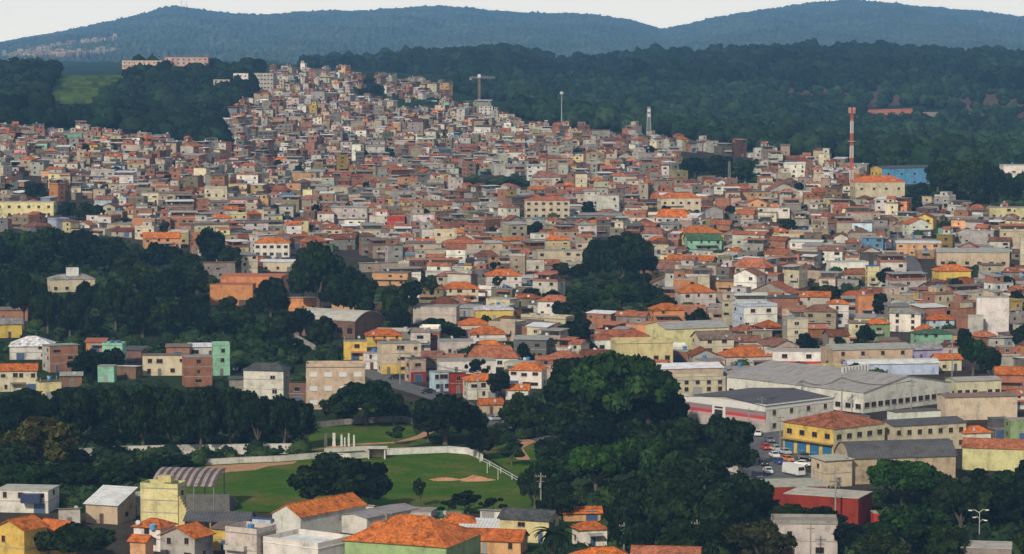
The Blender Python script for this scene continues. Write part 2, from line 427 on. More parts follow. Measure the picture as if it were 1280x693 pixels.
def house(w, d, st, wall, roofk, roofc, side=None, floor_h=2.75, h=None, nwin=None, wk='brown', axis='x', rise=None, top=None, extras=True, base=4.0, winrows=None, terrace=False, messy=False, auto=False,
          door=True, big=False, ww=None, wh=None, lowcol=None, sidewin=True):
    """parts of one house in its own frame: x along the front, -y the front, z up from the ground"""
    kd = 1 if not (messy and auto) else rnd.choice([.75, .85, 1.0, 1.1]) if auto == 'near' else rnd.choice([.35, .5, .65, .8, 1.0, 1.12]) * rnd.uniform(.85, 1.1)
    fc = tuple(c * kd for c in jit(WALLS[wall])); sc = jit(WALLS[side]) if side else tuple(c * .97 for c in fc)
    h = h or st * floor_h + rnd.uniform(.1, .5)
    x0, x1, y0, y1 = -w / 2, w / 2, -d / 2, d / 2
    P = {'wall': MB(), 'roof': MB()}; W = []; D = []
    P['wall'].box  # noqa
    vol(P['wall'], x0, x1, y0, y1, -base, h, fc, sc)
    if lowcol: P['wall'].box(x0 - .03, x1 + .03, y0 - .03, y0 + .1, 0, min(2.9, h * .5), 'wall', WALLS[lowcol] if isinstance(lowcol, str) else lowcol, True)
    topc = jit(ROOFC[roofc], .15)
    if auto is True: k_ = rnd.uniform(.4, 1.2); topc = tuple(c * k_ for c in topc)
    r, g = roof(roofk, x0, x1, y0, y1, h, topc, rise=rise, axis=axis, oh=.45 if not big else .3)
    P['roof'] = r
    g.c = [c if c is not None else sc for c in g.c]
    P['wall'].add(g)
    # storey bands and slab edges
    if st > 1 and not big and rnd.random() < .7:
        for s in range(1, st):
            z = s * floor_h + .05
            P['wall'].box(x0 - .05, x1 + .05, y0 - .06, y1 + .05, z, z + .16, 'conc', (.36, .34, .31), True)
    # second storey set back on the flat roof
    if top and roofk in ('flat', 'parapet'):
        tx0 = x0 + rnd.choice([.15, w * .3]); tx1 = min(x1 - .15, tx0 + w * rnd.uniform(.45, .68)); ty0 = y0 + d * rnd.uniform(.15, .4); ty1 = y1 - .2
        th = 2.5; tc = jit(WALLS[top])
        vol(P['wall'], tx0, tx1, ty0, ty1, h + .17, h + th, tc, tc)
        k2 = rnd.choice(['shed', 'shed', 'gable', 'flat']); rc2 = rnd.choice(['brown sheet', 'grey sheet', 'grey sheet', 'white sheet', 'tile']) if k2 == 'shed' else 'tile' if k2 == 'gable' else 'concrete'
        r2, g2 = roof(k2, tx0, tx1, ty0, ty1, h + th, jit(ROOFC[rc2]), oh=.3)
        g2.c = [c if c is not None else tc for c in g2.c]
        P['roof'].add(r2); P['wall'].add(g2)
        W.append(((tx0 + tx1) / 2, ty0, h + 1.0, 0, 1.1, 1.0, wk))
    if terrace and roofk in ('flat', 'parapet') and not top:
        # open roof terrace: low walls, posts and a sheet roof over deep shade
        tz = h + .163; th = rnd.uniform(2.1, 2.5); u0 = x0 + w * rnd.choice([0, 0, .3]); u1 = x1 - w * rnd.choice([0, 0, .3]); tcol = jit(ROOFC[rnd.choice(['grey sheet', 'pale concrete', 'brown sheet', 'white sheet', 'grey sheet', 'tile'])])
        tw = rnd.choice([fc, sc, WALLS['brick'], WALLS['pale grey']])
        if roofk == 'flat':
            for a in ((x0, x1, y0 + .004, y0 + .14), (x0 + .004, x0 + .14, y0 + .15, y1), (x1 - .14, x1 - .004, y0 + .15, y1)): P['wall'].box(*a, tz, tz + .9, 'wall', tw)
        P['wall'].box(u0 + .2, u1 - .2, y1 - d * .35, y1 - .2, tz, tz + th, 'wall', tw)
        for a in (u0 + .25, (u0 + u1) / 2, u1 - .25): P['wall'].box(a - .09, a + .09, y0 + .2, y0 + .38, tz, tz + th, 'conc', (.3, .29, .27))
        rs = rnd.uniform(.1, .6)
        slab(P['roof'], [(u0 - .4, y0 - .5, tz + th + .12), (u1 + .4, y0 - .5, tz + th + .12), (u1 + .4, y1 + .3, tz + th + rs), (u0 - .4, y1 + .3, tz + th + rs)], .1, 'sheet', tcol)
    # windows
    rows = winrows or st
    nw = nwin if nwin is not None else max(1, int(w / (3.8 if messy else 3.1)))
    fh = h / max(rows, 1) if winrows else floor_h
    ww_, wh_ = ww or rnd.choice([1.0, 1.2, 1.5]), wh or 1.1
    slots = [x0 + w * (k + .5) / nw for k in range(nw)] if nw else []
    dslot = rnd.randrange(nw) if nw and door else -1
    for s in range(rows):
        for k, xx in enumerate(slots):
            if s == 0 and k == dslot:
                D.append((xx, y0 - (.03 if lowcol else 0), 0, 0, rnd.choice([.9, .9, 2.4]), 2.1, rnd.choice([(.1, .05, .03), (.3, .3, .3), (.05, .1, .2), (.15, .15, .14)]))); continue
            if not big and rnd.random() < (.3 if messy else .12): continue
            mm = rnd.choice([.6, .8, 1, 1, 1.4]) if messy else 1
            W.append((xx + rnd.uniform(-.2, .2) * (not big) * (3 if messy else 1), y0 - (.03 if lowcol and s == 0 else 0), s * fh + 1.0 + (rnd.uniform(-.2, .3) if messy else 0) + (0 if not winrows else fh * .1), 0, ww_ * mm, wh_ * (rnd.choice([.7, 1, 1]) if messy else 1), wk))
    nsd = max(1, int(d / (4.2 if not big else 3.4)))
    if sidewin:
        for s in range(rows):
            for k in range(nsd):
                for xx, a in ((x0, -math.pi / 2), (x1, math.pi / 2)):
                    if big or rnd.random() < .55: W.append((xx, y0 + d * (k + .5) / nsd, s * fh + 1.1, a, ww_ * (.8 if not big else 1), wh_ * (.85 if not big else 1), wk))
    if extras:
        q = rnd.random()
        if roofk in ('flat', 'parapet') and rnd.random() < .55:
            t = tank_mb(rnd.choice(TANKC)); P['water_tank'] = MB()
            P['water_tank'].add(t, x0 + w * rnd.uniform(.2, .8), y0 + d * rnd.uniform(.55, .85), h + (2.66 if top and rnd.random() < .5 else .17))
        if roofk in ('flat', 'parapet') and q < .25:
            P['column_stub'] = MB()
            for a in (x0 + .3, x1 - .3):
                for b in (y0 + .3, y1 - .3): P['column_stub'].box(a - .12, a + .12, b - .12, b + .12, h + .165, h + 1.1, 'conc', (.3, .28, .26))
        if st >= 2 and rnd.random() < .3:
            bal = MB(); z = floor_h + .02; bw = w * rnd.uniform(.4, .9); bx = rnd.uniform(x0, x1 - bw); bd = 1.1
            bal.box(bx, bx + bw, y0 - bd, y0 + .02, z, z + .14, 'conc', (.38, .36, .33), True)
            bc = rnd.choice([fc, (.5, .48, .44), sc])
            bal.box(bx, bx + bw, y0 - bd, y0 - bd + .1, z + .14, z + 1.0, 'wall', bc, True)
            bal.box(bx, bx + .1, y0 - bd + .1, y0, z + .14, z + 1.0, 'wall', bc, True); bal.box(bx + bw - .1, bx + bw, y0 - bd + .1, y0, z + .14, z + 1.0, 'wall', bc, True)
            P['balcony'] = bal
        if rnd.random() < .4:
            dd = MB(); zb = h + (.17 if roofk in ('flat', 'parapet') else -.4); xx = x0 + w * rnd.uniform(.1, .9)
            dd.tube((xx, y0 + .3, zb), (xx, y0 + .3, zb + 1.1), .04, .04, 'paint', (.3, .3, .3), 4); dd.tube((xx, y0 + .22, zb + 1.1), (xx + .1, y0 + .05, zb + 1.2), .12, .5, 'paint', (.5, .5, .5), 9)
            P['satellite_dish'] = dd
        if rnd.random() < .3:
            aw = MB(); bw = w * rnd.uniform(.4, .8); bx = rnd.uniform(x0, x1 - bw)
            slab(aw, [(bx, y0 - 1.6, 2.35), (bx + bw, y0 - 1.6, 2.35), (bx + bw, y0 - .01, 2.65), (bx, y0 - .01, 2.65)], .07, 'sheet', jit(ROOFC[rnd.choice(['grey sheet', 'brown sheet', 'tile'])]))
            for a in (bx + .1, bx + bw - .1): aw.tube((a, y0 - 1.5, -2), (a, y0 - 1.5, 2.3), .05, .05, 'paint', (.2, .2, .2), 5)
            P['awning'] = aw
    return P, W, D

def merge(P, W, D):
    m = MB()
    for p in P.values(): m.add(p)
    for (x, y, z, a, w, h, k) in W: m.add(window_mb(w, h, k), x, y, z, a)
    for (x, y, z, a, w, h, c) in D: m.add(door_mb(w, h, c), x, y, z, a)
    return m

def simple_windows(m, W, D):
    """the same openings with fewer faces, for the far mass"""
    for (x, y, z, a, w, h, k) in W:
        b = MB(); b.box(-w / 2, w / 2, -.05, 0, 0, h, 'glass', (.014, .016, .02), True); m.add(b, x, y, z, a)
    for (x, y, z, a, w, h, c) in D:
        b = MB(); b.box(-w / 2, w / 2, -.05, 0, 0, h, 'paint', c); m.add(b, x, y, z, a)

HOUSES = []   # records for labels
def put_house(parts, X, Y, Z, yaw, label, cat, name='house', group='houses covering the valley and hillside', pxsize=40, gkids=()):
    P, W, D = parts
    root = bpy.data.objects.new(name, None); C.objects.link(root)
    root.location = (X, Y, Z); root.rotation_euler = (0, 0, yaw); root['category'] = cat
    if label: root['label'] = label
    if group: root['group'] = group
    if pxsize < 26:   # openings only a pixel or two across stay in the walls
        P = dict(P); wm = MB(); wm.add(P['wall'])
        for (x, y, z, a, w, h, k) in W: wm.add(window_mb(w, h, k), x, y, z, a)
        for (x, y, z, a, w, h, c) in D: wm.add(door_mb(w, h, c), x, y, z, a)
        P['wall'] = wm; W = D = []
    ws = None
    for n, p in P.items():
        if p.f: link(n, p.mesh(n), root)
    for (x, y, z, a, w, h, k) in W: link('window', window_me(w, h, k), root, (x, y, z), a)
    for (x, y, z, a, w, h, c) in D: link('door', door_me(w, h, c), root, (x, y, z), a)
    return root

# ------------------------------------------------------------------ trees
def ico(sub):
    t = (1 + 5 ** .5) / 2
    v = [(-1, t, 0), (1, t, 0), (-1, -t, 0), (1, -t, 0), (0, -1, t), (0, 1, t), (0, -1, -t), (0, 1, -t), (t, 0, -1), (t, 0, 1), (-t, 0, -1), (-t, 0, 1)]
    f = [(0, 11, 5), (0, 5, 1), (0, 1, 7), (0, 7, 10), (0, 10, 11), (1, 5, 9), (5, 11, 4), (11, 10, 2), (10, 7, 6), (7, 1, 8), (3, 9, 4), (3, 4, 2), (3, 2, 6), (3, 6, 8), (3, 8, 9), (4, 9, 5), (2, 4, 11), (6, 2, 10), (8, 6, 7), (9, 8, 1)]
    v = [np.array(p, float) / np.linalg.norm(p) for p in v]
    for _ in range(sub):
        mid = {}; nf = []
        def mp(a, b):
            k = (min(a, b), max(a, b))
            if k not in mid: p = v[a] + v[b]; v.append(p / np.linalg.norm(p)); mid[k] = len(v) - 1
            return mid[k]
        for a, b, c in f:
            x, y, z = mp(a, b), mp(b, c), mp(c, a); nf += [(a, x, z), (b, y, x), (c, z, y), (x, y, z)]
        f = nf
    return np.array(v), np.array(f)

def mesh_np(name, verts, faces, cols, mat, n):
    """faces all with n corners; cols per face"""
    me = bpy.data.meshes.new(name); nf = len(faces)
    me.vertices.add(len(verts)); me.vertices.foreach_set('co', np.asarray(verts, np.float32).ravel())
    me.loops.add(nf * n); me.loops.foreach_set('vertex_index', np.asarray(faces, np.int32).ravel())
    me.polygons.add(nf); me.polygons.foreach_set('loop_start', np.arange(0, nf * n, n, dtype=np.int32))
    me.materials.append(mat)
    ca = me.color_attributes.new('Col', 'FLOAT_COLOR', 'CORNER'); cc = np.ones((nf, 4), np.float32); cc[:, :3] = cols
    ca.data.foreach_set('color', np.repeat(cc, n, axis=0).ravel())
    me.update(calc_edges=True); return me

def leaf_cards(pos, nrm, size, g):
    """three-cornered leaf sprays; -> verts, faces"""
    n = len(pos)
    nrm = nrm / np.linalg.norm(nrm, axis=1)[:, None]
    a = np.cross(nrm, g.normal(size=(n, 3))); a /= np.linalg.norm(a, axis=1)[:, None]; b = np.cross(nrm, a)
    s = size * g.uniform(.6, 1.4, (n, 1))
    q = np.stack([pos - a * s * .5 - b * s * .35, pos + a * s * .5 - b * s * .3, pos + a * s * .15 + b * s * .5, pos - a * s * .35 + b * s * .4], 1)
    q += g.normal(size=q.shape) * s[:, None] * .06
    return q.reshape(-1, 3), np.arange(n * 4).reshape(-1, 4)

GREENS = {'dark': (.009, .0185, .0095), 'mid': (.0125, .030, .011), 'bright': (.0145, .040, .010), 'olive': (.026, .030, .014)}
def crown_mesh(seed, kind='broad', leaves=7000, leaf=.55, green='dark'):
    """crown in metres, base of crown at z = 0, about 12 m wide"""
    g = np.random.default_rng(seed)
    if kind == 'broad': nl, Rw, Rh, zc = 46, 6.0, 4.0, 3.9
    elif kind == 'umbrella': nl, Rw, Rh, zc = 50, 7.2, 2.7, 2.7
    elif kind == 'tall': nl, Rw, Rh, zc = 30, 3.6, 5.4, 5.6
    else: nl, Rw, Rh, zc = 10, 2.2, 2.0, 2.1
    d = g.normal(size=(nl, 3)); d /= np.linalg.norm(d, axis=1)[:, None]
    d[:, 2] = np.where(d[:, 2] < -.62, -d[:, 2], d[:, 2])
    rr = g.uniform(.45, 1.06, (nl, 1))
    c = d * rr * np.array([Rw * .74, Rw * .74, Rh * .74]); c[:, 2] += zc
    r = g.uniform(.13, .36, nl) * (Rw * .76 if kind != 'umbrella' else 4.4); r *= (1.15 - .3 * rr[:, 0])
    sq = np.ones((nl, 3)); sq[:, 2] = g.uniform(.6, .85, nl) if kind != 'umbrella' else .55
    w = r ** 2; li = g.choice(nl, leaves, p=w / w.sum())
    dd = g.normal(size=(leaves, 3)); dd /= np.linalg.norm(dd, axis=1)[:, None]
    lump = 1 + .16 * np.sin(dd[:, 0] * 5 + li) * np.sin(dd[:, 1] * 6 + li * 2) + .1 * np.sin(dd[:, 2] * 9 + li * 3)
    rad = r[li] * lump * g.uniform(.72, 1.22, leaves)
    pos = c[li] + dd * rad[:, None] * sq[li]
    # leave out what lies deep inside a neighbouring clump
    keep = np.ones(leaves, bool)
    for k in range(nl):
        q = (pos - c[k]) / (sq[k] * r[k]); keep &= ~((np.linalg.norm(q, axis=1) < .6) & (li != k))
    pos, dd, li = pos[keep], dd[keep], li[keep]
    nrm = dd + g.normal(size=dd.shape) * .55 + np.array([0, 0, .25])
    v, f = leaf_cards(pos, nrm, leaf, g)
    base = np.array(GREENS[green]); tl = g.uniform(.6, 1.5, nl)
    col = base * (tl[li] * g.uniform(.45, 1.8, len(li)))[:, None]
    col[:, 0] *= g.uniform(.85, 1.3, len(li))
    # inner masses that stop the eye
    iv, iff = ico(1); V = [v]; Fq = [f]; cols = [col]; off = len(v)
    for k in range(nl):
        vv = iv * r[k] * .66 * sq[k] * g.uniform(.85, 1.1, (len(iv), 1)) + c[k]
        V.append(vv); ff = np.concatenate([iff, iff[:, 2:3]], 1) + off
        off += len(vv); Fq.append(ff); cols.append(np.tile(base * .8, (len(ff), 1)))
    # triangles of the inner masses: turn them into slim quads by splitting their last corner
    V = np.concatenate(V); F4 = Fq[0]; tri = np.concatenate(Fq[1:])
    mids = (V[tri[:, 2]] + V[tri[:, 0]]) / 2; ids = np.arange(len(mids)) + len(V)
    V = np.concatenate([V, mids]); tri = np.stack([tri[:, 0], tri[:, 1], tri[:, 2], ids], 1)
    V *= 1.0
    return mesh_np('crown', V, np.concatenate([F4, tri]), np.concatenate(cols), M['leaf'], 4)

def trunk_mesh(seed, kind='broad'):
    g = random.Random(seed); mb = MB(); bc = (1, 1, 1)
    H = {'broad': 2.6, 'umbrella': 3.0, 'tall': 2.4, 'small': .9}[kind]
    r = {'broad': .42, 'umbrella': .38, 'tall': .34, 'small': .14}[kind]
    p = (0, 0, -1.0); q = (g.uniform(-.3, .3), g.uniform(-.3, .3), H * .75)
    mb.tube(p, q, r * 1.25, r * .8, 'bark', bc, 8)
    n = 6 if kind != 'small' else 3; sp = {'broad': 3.4, 'umbrella': 4.8, 'tall': 1.6, 'small': 1.0}[kind]; up = {'broad': 3.6, 'umbrella': 2.4, 'tall': 5.5, 'small': 1.6}[kind]
    for k in range(n):
        t = 2 * math.pi * (k + g.uniform(-.3, .3)) / n; s = g.uniform(.6, 1)
        m = (q[0] + math.cos(t) * sp * .4 * s, q[1] + math.sin(t) * sp * .4 * s, q[2] + up * .45)
        e = (q[0] + math.cos(t) * sp * s, q[1] + math.sin(t) * sp * s, q[2] + up * g.uniform(.8, 1.1))
        mb.tube(q, m, r * .55, r * .38, 'bark', bc, 6); mb.tube(m, e, r * .38, r * .12, 'bark', bc, 5)
    return mb.mesh('trunk')

CROWNS = {}
def make_crowns():
    s = 0
    for kind, greens, cnt, lv, lf in (('broad', ('dark', 'dark', 'mid', 'olive', 'bright'), 1, 11000, .6), ('umbrella', ('dark', 'mid', 'bright'), 1, 11000, .58),
                                      ('tall', ('dark', 'mid'), 1, 6500, .55), ('small', ('dark', 'mid', 'bright'), 1, 2200, .34)):
        for gname in greens:
            s += 1
            CROWNS.setdefault((kind, gname), []).append((crown_mesh(100 + s, kind, lv, lf, gname), trunk_mesh(200 + s, kind)))
CROWN_DIM = {'broad': (12.6, 8.0, .9), 'umbrella': (15, 5.8, 1.7), 'tall': (7.4, 11.2, .9), 'small': (4.6, 3.9, .3)}  # width, crown height, trunk height at scale 1

TREES = []
def tree(X, Y, Z, wid, hgt, kind='broad', green='dark', trunk=None, label=None, name=None):
    cw, ch, th = CROWN_DIM[kind]
    sx = wid / cw; sz = hgt / (ch + th)
    cm, tm = rnd.choice(CROWNS[(kind, green)])
    nm = name or {'broad': 'broadleaf_tree', 'umbrella': 'flat_crowned_tree', 'tall': 'tall_tree', 'small': 'small_tree'}[kind]
    root = link(nm, None, None, (X, Y, Z), rnd.uniform(0, 6.28), (sx, sx * rnd.uniform(.88, 1.1), sz))
    root['category'] = 'tree'; root['group'] = 'trees among the houses and in the park'
    link('crown', cm, root, (0, 0, th)); link('trunk', tm, root)
    TREES.append(dict(o=root, X=X, Y=Y, Z=Z, w=wid, h=hgt, kind=kind, green=green, label=label))
    return root

def palm_crown(seed=5):
    g = random.Random(seed); mb = MB()
    for k in range(30):
        t = g.uniform(0, 6.28); e0 = g.uniform(-.5, 1.2); L = g.uniform(2.2, 3.4); p = np.array([0, 0, 0.]); w0 = .45
        hd = np.array([math.cos(t), math.sin(t), 0]); el = e0; sd = np.array([-math.sin(t), math.cos(t), 0]); n = 7
        for q in range(n):
            nx = p + (hd * math.cos(el) + np.array([0, 0, math.sin(el)])) * L / n; el -= .28
            a, b = w0 * (1 - q / n * .8), w0 * (1 - (q + 1) / n * .95)
            for s in (-1, 1):
                mb.face([tuple(p), tuple(nx), tuple(nx + sd * s * b + np.array([0, 0, -b * .5])), tuple(p + sd * s * a + np.array([0, 0, -a * .5]))], 'leaf', tuple(c * g.uniform(.7, 1.4) for c in GREENS['dark']))
            p = nx
    return mb.mesh('crown')
# ------------------------------------------------------------------ world, light, camera
def setup():
    sc = bpy.context.scene
    cam = bpy.data.cameras.new('camera'); co = bpy.data.objects.new('camera', cam); C.objects.link(co); sc.camera = co
    cam.sensor_width = 36; cam.lens = F / 1280 * 36; cam.clip_start = 1; cam.clip_end = 60000
    co.location = (0, 0, CAMZ); co.rotation_euler = (math.pi / 2 - PITCH, 0, 0)
    w = bpy.data.worlds.new('World'); sc.world = w; w.use_nodes = True; nt = w.node_tree; bg = nt.nodes['Background']
    sky = nt.nodes.new('ShaderNodeTexSky'); sky.sky_type = 'NISHITA'; sky.sun_disc = False
    sky.sun_elevation = SUN_EL; sky.sun_rotation = SUN_ROT; sky.altitude = 750; sky.dust_density = 3; sky.air_density = 1.0; sky.ozone_density = 1
    # thin overcast: the blue sky seen through a nearly even pale veil
    m = nt.nodes.new('ShaderNodeMix'); m.data_type = 'RGBA'; m.inputs[0].default_value = VEIL
    # the veil is brightest low down and greyer overhead
    tc = nt.nodes.new('ShaderNodeTexCoord'); sx = nt.nodes.new('ShaderNodeSeparateXYZ'); nt.links.new(tc.outputs['Generated'], sx.inputs[0])
    rp = nt.nodes.new('ShaderNodeValToRGB'); e = rp.color_ramp.elements
    e[0].position = 0.0; e[0].color = (*[c * 1.0 for c in VEIL_LOW], 1); e[1].position = .5; e[1].color = (*VEIL_HIGH, 1)
    q = e.new(.05); q.color = (*[c * .78 for c in VEIL_LOW], 1); q = e.new(.16); q.color = (*[c * .30 for c in VEIL_LOW], 1)
    nt.links.new(sx.outputs[2], rp.inputs[0])
    sc2 = nt.nodes.new('ShaderNodeVectorMath'); sc2.operation = 'SCALE'; sc2.inputs['Scale'].default_value = VEIL_K; nt.links.new(rp.outputs[0], sc2.inputs[0]); nt.links.new(sc2.outputs[0], m.inputs[7])
    nt.links.new(sky.outputs[0], m.inputs[6]); nt.links.new(m.outputs[2], bg.inputs[0]); bg.inputs[1].default_value = SKY_S
    l = bpy.data.lights.new('sun', 'SUN'); l.energy = SUN_S; l.angle = R(SUN_A); l.color = (1, .89, .72)
    lo = bpy.data.objects.new('sun', l); C.objects.link(lo); lo.location = (-200, -100, 500)
    # direction the light comes from: rotation measured clockwise from +Y
    lo.rotation_euler = (math.pi / 2 - SUN_EL, 0, math.pi - SUN_ROT)
    sc.view_settings.view_transform = 'Standard'; sc.view_settings.look = 'None'; sc.view_settings.exposure = EXPO; sc.view_settings.gamma = 1
    sc.cycles.max_bounces = 4; sc.cycles.diffuse_bounces = 2; sc.cycles.glossy_bounces = 1; sc.cycles.volume_bounces = 0
    sc.cycles.use_denoising = True; sc.cycles.use_adaptive_sampling = True; sc.cycles.adaptive_threshold = .02
    sc.render.film_transparent = False
SUN_EL = R(34); SUN_ROT = R(205); VEIL = .8; VEIL_LOW = (1.76, 1.55, 1.22); VEIL_HIGH = (.17, .21, .28); VEIL_K = 19; SKY_S = .10; SUN_S = 5.0; SUN_A = 2.5; EXPO = -.4

FIELD = [(218, 640), (232, 588), (262, 578), (350, 575), (440, 571), (585, 564), (605, 572), (650, 602), (672, 640)]
GREEN = [ # photo regions whose soil is grass or undergrowth
 [(-300, 300), (60, 298), (200, 306), (300, 330), (262, 350), (262, 385), (420, 385), (480, 345), (530, 395), (470, 415), (450, 440), (452, 458), (384, 462), (372, 505), (-300, 505)],
 [(-300, 486), (300, 492), (385, 505), (510, 515), (640, 545), (690, 470), (860, 500), (900, 560), (960, 590), (1060, 620), (1200, 600), (1500, 590), (1500, 720), (660, 720), (660, 640), (-300, 640)],
 [(730, 330), (820, 330), (850, 395), (690, 395)], [(570, 225), (665, 222), (665, 250), (570, 250)], [(850, 200), (950, 205), (950, 235), (850, 235)],
 [(1110, 238), (1165, 232), (1250, 200), (1300, 212), (1300, 264), (1110, 262)],
]
URBAN = [(-300, 166), (100, 166), (160, 172), (220, 184), (262, 194), (285, 192), (268, 168), (296, 142), (318, 120), (328, 98), (350, 88), (440, 93), (456, 103), (447, 126), (500, 132), (560, 135), (600, 140),
         (650, 155), (700, 167), (800, 174), (870, 183), (920, 195), (1000, 201), (1065, 211), (1100, 238), (1130, 262), (1250, 268), (1500, 262), (1500, 720), (-300, 720)]
THIN = [[(1165, 122), (1300, 112), (1300, 166), (1225, 168)], [(960, 108), (1120, 104), (1135, 132), (985, 134)]]
MEADOW = [(56, 122), (70, 96), (88, 87), (150, 83), (165, 92), (128, 108), (114, 128), (80, 132)]
RIDGE_PATCH = [(470, 101), (520, 104), (562, 112), (562, 131), (492, 128)]

def build_setting():
    # ground: one sheet from below the camera to the foot of the mountains
    pxs = np.concatenate([np.arange(-2600, -300, 120), np.arange(-300, 1580, 8), np.arange(1580, 4000, 120)]).astype(float)
    ys = [150, 300, 420]
    while ys[-1] < 5700: ys.append(ys[-1] * 1.011)
    ys = np.array(ys + [6000., 6500.])
    PX, YY = np.meshgrid(pxs, ys); X = (PX - 640) / F * YY; Z = ground_z(X, YY)
    Z = np.where(YY < 940, 0, Z)
    nyr, nxr = PX.shape
    v = np.stack([X, YY, Z], -1).reshape(-1, 3)
    i = np.arange(nyr * nxr).reshape(nyr, nxr)
    f = np.stack([i[:-1, :-1], i[:-1, 1:], i[1:, 1:], i[1:, :-1]], -1).reshape(-1, 4)
    cx = v[f].mean(1); ppx, ppy = project(cx[:, 0], cx[:, 1], cx[:, 2]); Yc = cx[:, 1]
    col = np.tile(np.array([.06, .05, .042]), (len(f), 1))
    forest = (Yc > 1700) & ~npoly(ppx, ppy, URBAN)
    forest |= (Yc > 3150)
    col[forest] = (.022, .04, .02)
    for g in GREEN: col[npoly(ppx, ppy, g) & (Yc < 2000)] = (.028, .045, .018)
    md = npoly(ppx, ppy, MEADOW) & (Yc > 1900) & (Yc < 3200); col[md] = np.array((.06, .105, .028)) * nr.uniform(.6, 1.35, (int(md.sum()), 1)) + np.array((.02, .008, 0)) * nr.random((int(md.sum()), 1))
    cut = npoly(ppx, ppy, [(1070, 137), (1140, 134), (1145, 146), (1110, 149), (1072, 144)]) & (Yc > 2200); col[cut] = (.42, .15, .09)
    cut = npoly(ppx, ppy, [(1140, 139), (1190, 140), (1200, 152), (1150, 148)]) & (Yc > 2200); col[cut] = (.34, .27, .2)
    col[(npoly(ppx, ppy, THIN[0]) | npoly(ppx, ppy, THIN[1])) & (Yc > 2200)] = (.11, .075, .06)
    me = mesh_np('ground', v, f, col, M['ground'], 4)
    me.polygons.foreach_set('use_smooth', np.ones(len(f), bool)); me.update()
    o = link('ground', me); o['kind'] = 'structure'
    # far mountains
    crest = [(-900, 75), (-300, 66), (0, 53), (60, 44), (130, 29), (190, 15), (222, 9), (250, 12), (290, 17), (330, 19), (400, 14), (440, 15), (500, 10), (540, 8), (600, 12), (680, 17), (740, 19), (790, 26), (826, 36), (840, 34), (900, 22), (960, 11), (1010, 4), (1060, 1), (1100, 3), (1180, 11), (1280, 22), (1500, 40), (2400, 62)]
    cp = np.array(crest, float)
    pxs = np.concatenate([np.arange(-1500, -60, 40), np.arange(-60, 1340, 2.0), np.arange(1340, 3000, 40)])
    us = np.linspace(0, 1.12, 130)
    PX, U = np.meshgrid(pxs, us)
    YY = 6000 + U * 8000
    zc = CAMZ + (YH - np.interp(PX, cp[:, 0], cp[:, 1]) - 1) * 14000 / F
    t = np.clip(U, 0, 1); prof = t * t * (3 - 2 * t) * .55 + t * .45
    X = (PX - 640) / F * YY
    Z = 45 + (zc - 45) * prof - np.clip(U - 1, 0, 1) * 250
    rid = 18 * np.sin(X / 310 + YY / 580) * np.sin(X / 140 - YY / 450) + 10 * np.sin(X / 91 + YY / 210 + 1) + 6 * np.sin(X / 50 - YY / 115)
    Z += rid * t * (1.02 - t) * 3.5 + nr.normal(0, 4.2, Z.shape) * (t > .02) + 2.6 * np.sin(X / 33 + 5) * np.sin(X / 13.1)
    v = np.stack([X, YY, Z], -1).reshape(-1, 3); nyr, nxr = PX.shape
    i = np.arange(nyr * nxr).reshape(nyr, nxr)
    f = np.stack([i[:-1, :-1], i[:-1, 1:], i[1:, 1:], i[1:, :-1]], -1).reshape(-1, 4)
    me = mesh_np('mountains', v, f, np.ones((len(f), 3)) * .03, M['mount'], 4)
    o = link('mountains', me); o['kind'] = 'structure'
    # distant town on the mountain foot, too small to count
    mb = MB()
    for _ in range(420):
        px = rnd.choice([rnd.gauss(95, 30), rnd.gauss(60, 28)]); u = max(.08, rnd.gauss(.21, .085)) + (px - 30) * .0012
        if px > 150: continue
        Y = 6000 + u * 8000; x = (px - 640) / F * Y
        t = u; pr = t * t * (3 - 2 * t) * .55 + t * .45
        zc = CAMZ + (YH - np.interp(px, cp[:, 0], cp[:, 1]) - 1) * 14000 / F; z = 45 + (zc - 45) * pr + 4
        s = rnd.uniform(3.5, 9); h = rnd.choice([4, 5, 7, 10]); c = jit(WALLS[rnd.choice(['beige', 'grey', 'grey', 'brown'])])
        mb.box(x - s, x + s, Y - 6, Y + 6, z - 20, z + h, 'wall', c, topcol=(.35, .25, .2), topmat='conc')
    o = link('distant_town', mb.mesh('distant_town')); o['kind'] = 'stuff'; o['label'] = 'pale far-off town spread over the foot of the mountain'; o['category'] = 'houses'

def flat_poly(name, pts, z, mat, kind='structure'):
    me = bpy.data.meshes.new(name); me.from_pydata([(x, y, z) for x, y in pts], [], [tuple(range(len(pts)))]); me.materials.append(M[mat])
    me.update()
    if me.polygons[0].normal.z < 0: me.flip_normals()
    o = link(name, me); o['kind'] = kind; return o

def gp(px, py):   # point on the flat valley floor
    t = (346.5 - py) / F; Y = CAMZ / (-(t * CP - SP) / (CP + t * SP))
    fwd = Y * CP + CAMZ * SP
    return ((px - 640) / F * fwd, Y)

